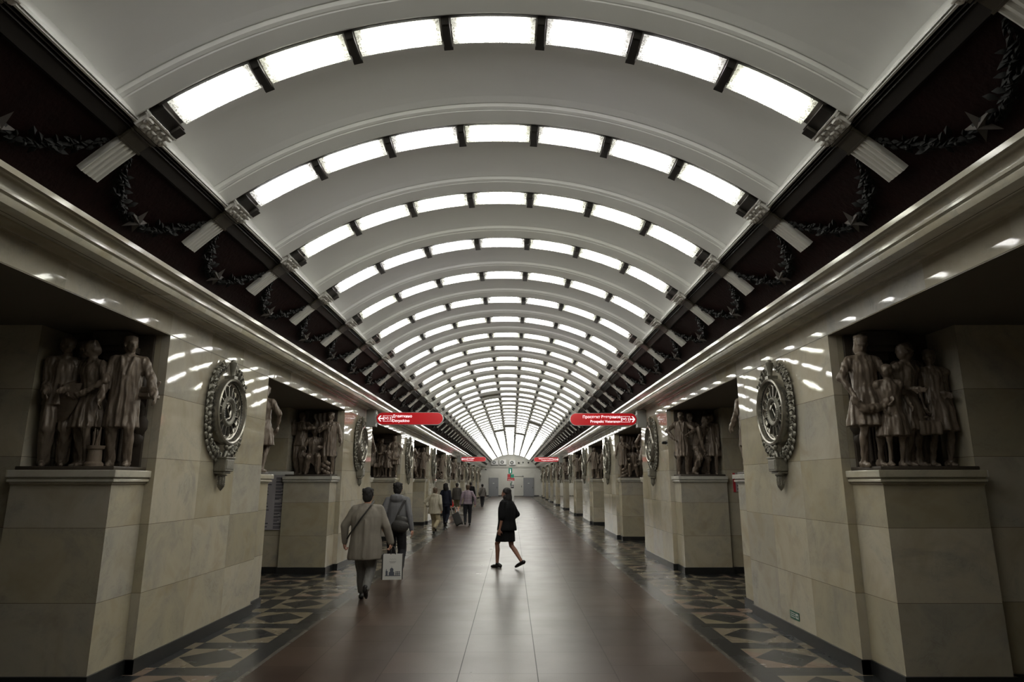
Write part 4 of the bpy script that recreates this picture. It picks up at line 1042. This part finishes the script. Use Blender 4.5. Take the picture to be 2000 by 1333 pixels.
def part_fused(root, name, fn, mat, voxel=.011, sm=3, label=None, folds=None):
    mb = MB(); fn(mb); o = place(name, fused(mb, name, mat, voxel, sm, folds=folds), root)
    if label: o['label'] = label
    return o
def person(label, P, loc, rz, top, top_mat, bottom, bot_mat, hair=('short', 'hair'), skin='skin', shoes=True, heel=0.0, skin_legs=False, long_sleeve=True, hand_dirs=None, curl=.7):
    t = thing('person', label, 'person', loc, (0, 0, rz))
    S = P.S
    mb = MB(); torso(mb, P, -.035); headp(mb, P); arms(mb, P, (.044, .036, .037, .025)); legs(mb, P, (.078, .052, .050, .032)); feet_prims(mb, P, r=.8)
    for k in (-1, 1):
        hd = (hand_dirs or {}).get(k) or (P.wr[k] - P.el[k]).normalized()
        hand(mb, P.wr[k], hd, k, S, curl)
    place('body', fused(mb, 'body', M[skin], .0075, 2, .5), t)
    if shoes: part_fused(t, 'shoes', lambda mb: feet_prims(mb, P, heel=heel, r=1.08), C['shoe'], .009, 2)
    # hair
    def hp(mb):
        hair_prims(mb, P, 1.04)
        rn = random.Random(9); h = P.head
        if hair[0] in ('long', 'curly'):
            L = -.22 if hair[0] == 'long' else -.12
            mb.ell(h + V3(0, -.055, L * .45) * S, (.100 * S, .080 * S, .16 * S))
            for i in range(46):
                a = rn.uniform(PI * .95, PI * 2.05); z = rn.uniform(L, .07); r = .095 if z > -.1 else .085
                mb.ell(h + V3(r * math.cos(a), -.01 + r * .9 * math.sin(a), z) * S, (.026 * S, .026 * S, .034 * S), None, 7, 5)
    part_fused(t, 'hair', hp, C[hair[1]], .009, 2)
    part_fused(t, *top_fn(P, top, long_sleeve), C[top_mat], folds=(.011, 11, 9))
    if bottom: part_fused(t, *bottom_fn(P, bottom), C[bot_mat], folds=(.009, 12, 9))
    return t
def top_fn(P, kind, long_sleeve=True):
    S = P.S
    zh, rx, ry, fl, fo = {'coat': (.62, .245, .175, 1.0, .03), 'jacket': (.80, .205, .145, 1.0, .015), 'hoodie': (.86, .200, .14, 1.0, .012), 'shirt': (.88, .185, .13, 1.0, .010), 'parka': (.72, .225, .165, 1.0, .02), 'loose': (.78, .235, .20, 1.0, .03)}[kind]
    def fn(mb):
        rows = []
        zs = [zh, zh + .06, (zh + 1.0) / 2, 1.02, 1.16, 1.28, 1.37, 1.42, 1.455]
        wx = [rx, rx * .99, rx * .95, rx * .86, rx * .88, rx * .88, rx * .76, rx * .55, rx * .38]; wy = [ry, ry, ry * .95, ry * .90, ry * .93, ry * .90, ry * .75, ry * .56, ry * .46]
        for i, z in enumerate(zs):
            u = z - P.pel.z / S; t = max(0, min(1, u / .54)); c = P.pel + (P.neck - P.pel) * t
            zz = z * S if z < P.pel.z / S else (P.pel.z + (z - .925) / .53 * (P.neck.z - P.pel.z))
            rows.append((c.x, c.y, zz, wx[i] * P.b * S, wy[i] * P.b * S, fo * max(0, 1 - i / 5)))
        mb.loft(rows, 72, freq=6, ph=.7)
        for k in (-1, 1):
            g = {'coat': .022, 'parka': .024, 'jacket': .016, 'hoodie': .016, 'shirt': .012, 'loose': .022}[kind]
            mb.cap(P.sh[k] + V3(-.10 * k, 0, .028) * S, P.sh[k], (.045 + g) * S, (.052 + g) * S)
            mb.cap(P.sh[k], P.el[k], (.052 + g) * S, (.044 + g) * S)
            e = P.el[k] + (P.wr[k] - P.el[k]) * (.97 if long_sleeve else .12); mb.cap(P.el[k], e, (.043 + g) * S, (.034 + g * .8) * S)
        if kind in ('coat', 'jacket', 'shirt'):
            mb.lathe([(.072 * S, -.01), (.085 * S, .0), (.078 * S, .055 * S), (.066 * S, .06 * S), (.06 * S, 0)], axis='z', seg=20, c=tuple(P.neck + V3(0, 0, -.045) * S))
        if kind in ('hoodie', 'parka'):
            mb.ell(P.neck + V3(0, -.085, -.045) * S, (.125 * S, .065 * S, .085 * S)); mb.tube([P.neck + V3(.10 * math.cos(a), .10 * math.sin(a) - .02, -.01) * S for a in [PI * .9 + PI * 1.2 * i / 8 for i in range(9)]], .032 * S)
        if kind == 'coat':
            mb.cap(V3(0, -.155, 1.2) * S, V3(0, -.185, .66) * S, .012 * S, .02 * S, 8)
    return ('coat' if kind in ('coat', 'parka') else 'hooded_top' if kind == 'hoodie' else 'shirt' if kind in ('shirt', 'loose') else 'jacket'), fn
def bottom_fn(P, kind):
    S = P.S
    def fn(mb):
        if kind == 'trousers' or kind == 'wide' or kind == 'shorts':
            g = .016 if kind != 'wide' else .03
            mb.ell(P.pel + V3(0, -.01, .0) * S, (.168 * P.b * S, .125 * S, .13 * S))
            c2 = P.pel + (P.neck - P.pel) * .35; mb.loft([(0, 0, P.pel.z - .03 * S, .17 * P.b * S, .122 * S), (c2.x * .5, c2.y * .5, P.pel.z + .08 * S, .160 * P.b * S, .118 * S), (c2.x, c2.y, c2.z, .150 * P.b * S, .112 * S)], 24)
            for k in (-1, 1):
                mb.cap(P.hip[k], P.kn[k], (.088 + g) * S, (.064 + g) * S)
                if kind == 'shorts': mb.cap(P.kn[k], P.kn[k] + (P.an[k] - P.kn[k]) * .12, (.064 + g) * S, (.07 + g) * S)
                else: mb.cap(P.kn[k], P.an[k] + (P.kn[k] - P.an[k]) * .10, (.060 + g) * S, (.046 + g) * S)
        elif kind == 'skirt':
            P2 = P; rows = []
            for z, rx, ry, f in ((.555, .19, .225, .02), (.62, .195, .215, .015), (.75, .19, .19, .008), (.88, .18, .14, 0), (1.0, .155, .12, 0)): rows.append((0, .05 * S * (1 - (z - .555) / .445), z * S, rx * S, ry * S, f))
            mb.loft(rows, 60, freq=5)
    return ('trousers' if kind in ('trousers', 'wide') else kind), fn

# man in the grey-beige coat carrying a paper bag
P1 = Pose(1.72, fL=(-.06, .36, 0), fR=(.05, -.12, .02), pitchR=.75, hL=(-.33, .10, .86), hR=(.40, .06, .80), lean=.05, drop=.03, build=1.08, poleL=(-1, -.4, 0), poleR=(.7, -.8, 0), turn=-.15)
t = person('man seen from behind in a long grey-beige coat carrying a white paper bag', P1, (-2.14, 10.42, 0), R_(5), 'coat', 'grey_coat', 'trousers', 'grey_trs', hand_dirs={1: Vector((.03, 0, -1))}, curl=1.4)
part_fused(t, 'shoulder_strap', lambda mb: mb.tube([(.05, .13, 1.42), (.10, .0, 1.50), (.08, -.13, 1.44), (-.06, -.175, 1.25), (-.22, -.13, 1.02), (-.285, .0, .93)], .014, 8), C['bag'], .007, 1)
MB().lathe([(.001, 0), (.088, .0), (.094, .025), (.080, .045), (.001, .045)], axis='z', seg=20, c=tuple(P1.neck + V3(0, 0, -.06))).build('collar', C['bag'], t, smooth=True)
# the bag he carries: a thing of its own
t = thing('paper_bag', 'white paper carrier bag printed with a domed building, held by the coated man', 'bag', (-1.705, 10.43, .33), (0, 0, R_(6)))
mb = MB(); w0, d0, h0 = .145, .055, .37
mb.box(-w0, w0, -d0 - .001, -d0 + .002, 0, h0).box(-w0, w0, d0 - .002, d0, 0, h0).box(-w0, w0, -d0, d0, 0, .004); mb.build('paper_panels', simple('white_paper', (.62, .62, .60), .55), t)
mb = MB()
for s in (-1, 1): mb.add([(s * w0, -d0, 0), (s * w0, d0, 0), (s * w0, d0, h0), (s * (w0 - .0), 0, h0), (s * w0, -d0, h0)], [(0, 1, 2, 3, 4)]).add([(s * (w0 + .004), -d0, 0), (s * (w0 + .004), d0, 0), (s * (w0 + .004), d0, h0), (s * (w0 + .004), -d0, h0)], [(0, 1, 2, 3)])
mb.box(-w0 - .02, -w0, -d0, d0, 0, h0).box(w0, w0 + .012, -d0, d0, 0, h0); mb.build('gusset', C['bag'], t)
mb = MB(); yy = -d0 - .003; PR = simple('slate_blue_print', (.09, .10, .13), .6)
def rect(x0, x1, z0, z1): mb.add([(x0, yy, z0), (x1, yy, z0), (x1, yy, z1), (x0, yy, z1)], [(0, 1, 2, 3)])
rect(-.11, .125, .055, .066); rect(-.10, -.07, .066, .13); rect(-.095, -.085, .13, .155); rect(-.05, .03, .066, .115); rect(-.035, .015, .115, .14)
mb.add([(-.01 + .028 * math.cos(a), yy, .14 + .034 * math.sin(a)) for a in [PI * i / 10 for i in range(11)]], [tuple(range(11))]); rect(-.012, -.008, .17, .195)
for x in (.05, .075, .10): rect(x, x + .012, .066, .125)
rect(.045, .125, .085, .092); rect(.05, .12, .115, .119)
for k in range(3): rect(-.055 + .01 * k, .055 - .01 * k, .268 - .012 * k, .271 - .012 * k)
pa = [(-.05 + .1 * i / 12, .285 + .022 * abs(math.sin(i * .8))) for i in range(13)]
for (a, b), (c, d) in zip(pa, pa[1:]): mb.add([(a, yy, b), (c, yy, d), (c, yy, d + .003), (a, yy, b + .003)], [(0, 1, 2, 3)])
mb.build('print', PR, t)
for s in (-1, 1): MB().tube([(-.035, s * (d0 - .01), h0 - .02), (-.03, s * .03, h0 + .06), (-.012, 0, h0 + .112), (.012, 0, h0 + .112), (.03, s * .03, h0 + .06), (.035, s * (d0 - .01), h0 - .02)], .0045, 7).build('handle', C['bag'], t, smooth=True)

# man in the grey hoodie with a shoulder bag
P2 = Pose(1.79, fL=(-.10, .22, 0), fR=(.11, -.10, 0), pitchR=.35, hL=(-.27, .12, .90), hR=(.30, -.02, .80), lean=.03, drop=.02, build=1.02)
t = person('man seen from behind in a grey hooded top with a dark shoulder bag', P2, (-2.12, 13.0, 0), R_(2), 'hoodie', 'hoodie', 'trousers', 'dark_trs')
part_fused(t, 'shoulder_bag', lambda mb: (mb.ell((.10, -.19, .96), (.175, .075, .12), (0, .15, 0)), mb.ell((.12, -.17, 1.06), (.13, .06, .10)), mb.tube([(.17, .05, 1.46), (.16, -.10, 1.44), (.06, -.165, 1.22), (-.02, -.18, 1.0)], .02, 8)), C['bag'], .010, 2)
# woman in beige jacket
P3 = Pose(1.60, fL=(-.08, .26, 0), fR=(.12, -.22, .05), pitchR=.9, hL=(-.20, .10, 1.02), hR=(.26, .04, .86), lean=.03, drop=.03, build=1.12, poleL=(-1, -.6, 0))
t = person('woman in a pale hooded jacket and khaki trousers with a handbag under her arm', P3, (-2.62, 23.6, 0), R_(-14), 'parka', 'beige', 'wide', 'khaki', hair=('short', 'hair2'))
part_fused(t, 'handbag', lambda mb: (mb.ell((-.26, .02, .98), (.07, .16, .09)), mb.tube([(-.24, .10, 1.04), (-.22, .02, 1.38), (-.24, -.08, 1.04)], .012, 8)), C['beige'], .010, 2)
# woman with long dark hair in navy
P4 = Pose(1.72, fL=(-.04, .18, 0), fR=(.05, -.12, 0), pitchR=.6, hL=(-.24, .12, .92), hR=(.22, .05, .84), build=.84)
person('woman with long black hair in dark navy clothes beside the woman in a pale jacket', P4, (-2.56, 26.9, 0), R_(-6), 'jacket', 'navy', 'trousers', 'navy', hair=('curly', 'hair'))
# man with the red bag
P5 = Pose(1.70, fL=(-.08, .15, 0), fR=(.09, -.10, 0), pitchR=.5, hL=(-.27, .06, .82), hR=(.28, .06, .85), build=1.1)
person('man in a dark brown jacket and shorts walking behind the plaid shirt', P5, (-2.93, 36.8, 0), R_(-6), 'jacket', 'brown', 'shorts', 'shorts')
t = thing('red_bag', 'red carrier bag in the left hand of the man in shorts', 'bag', (-3.25, 36.85, .42), (0, 0, 0))
part_fused(t, 'bag_body', lambda mb: mb.loft([(0, 0, 0, .13, .06), (0, 0, .12, .16, .085, .03), (0, 0, .28, .11, .06, .05), (0, 0, .36, .03, .03, .05)], 32, freq=5), C['red'], .012, 2)
MB().tube([(-.03, 0, .33), (-.02, 0, .41), (.02, 0, .41), (.03, 0, .33)], .006, 6).build('handle', C['red'], t)
# man in a plaid shirt pulling a case
P6 = Pose(1.66, fL=(-.09, -.10, 0), fR=(.10, .16, 0), pitchL=.25, hL=(-.33, -.02, .84), hR=(.33, .02, .88), build=1.12, poleR=(1, -.6, 0))
person('man in a red and white plaid shirt and dark trousers pulling a case', P6, (-1.74, 27.95, 0), R_(4), 'shirt', 'plaid', 'trousers', 'dark_trs', hair=('short', 'hair2'))
t = thing('wheeled_case', 'dark wheeled case trailing left of the man in the plaid shirt', 'suitcase', (-2.02, 27.55, .04), (R_(-12), R_(-24), 0))
MB().bbox(-.15, .15, -.10, .10, .02, .52, .03).build('case_body', C['bag'], t); MB().cap((-.10, 0, .5), (-.08, .05, .80), .01, .01, 8).cap((.10, 0, .5), (.08, .05, .80), .01, .01, 8).cap((-.08, .05, .80), (.08, .05, .80), .014, .014, 8).build('pull_handle', M['steel'], t)
for s in (-1, 1): MB().lathe([(.001, -.012), (.035, -.012), (.035, .012), (.001, .012)], seg=14, c=(s * .11, 0, .01)).build('wheel', M['black'], t)
# two distant men
P7 = Pose(1.74, fL=(-.08, .12, 0), fR=(.08, -.10, 0), pitchR=.4, hL=(-.2, .15, 1.0), hR=(.30, .0, .84), build=1.15)
person('man in a dark jacket, between the plaid shirt and the farthest walker', P7, (-2.62, 44.0, 0), R_(-4), 'jacket', 'black', 'trousers', 'dark_trs')
P8 = Pose(1.60, fL=(-.05, .12, 0), fR=(.05, -.10, 0), pitchR=.4, hL=(-.26, .05, .9), hR=(.26, .05, .9), build=1.02)
t = person('farthest walker, in a grey jacket with a strap across the back', P8, (-1.99, 47.3, 0), 0, 'jacket', 'greyj', 'trousers', 'dark_trs')
part_fused(t, 'strap', lambda mb: mb.tube([(.10, .0, 1.36), (.06, -.12, 1.30), (-.10, -.14, 1.05), (-.18, -.10, .86)], .02, 8), C['bag'], .01, 1)
# woman in black crossing to the left
P9 = Pose(1.68, fL=(-.03, .27, 0), fR=(.03, -.29, .0), pitchR=.42, hL=(-.24, .06, .72), hR=(.24, .04, .90), lean=.01, drop=.03, build=1.0, poleL=(-.4, -1, 0), poleR=(.5, -1, 0), turn=.1)
t = person('woman in a black top and short black skirt striding to the left', P9, (.03, 14.35, 0), R_(62), 'loose', 'black', 'skirt', 'black', hair=('long', 'hair'), skin='skin_dim', heel=.03, long_sleeve=False)
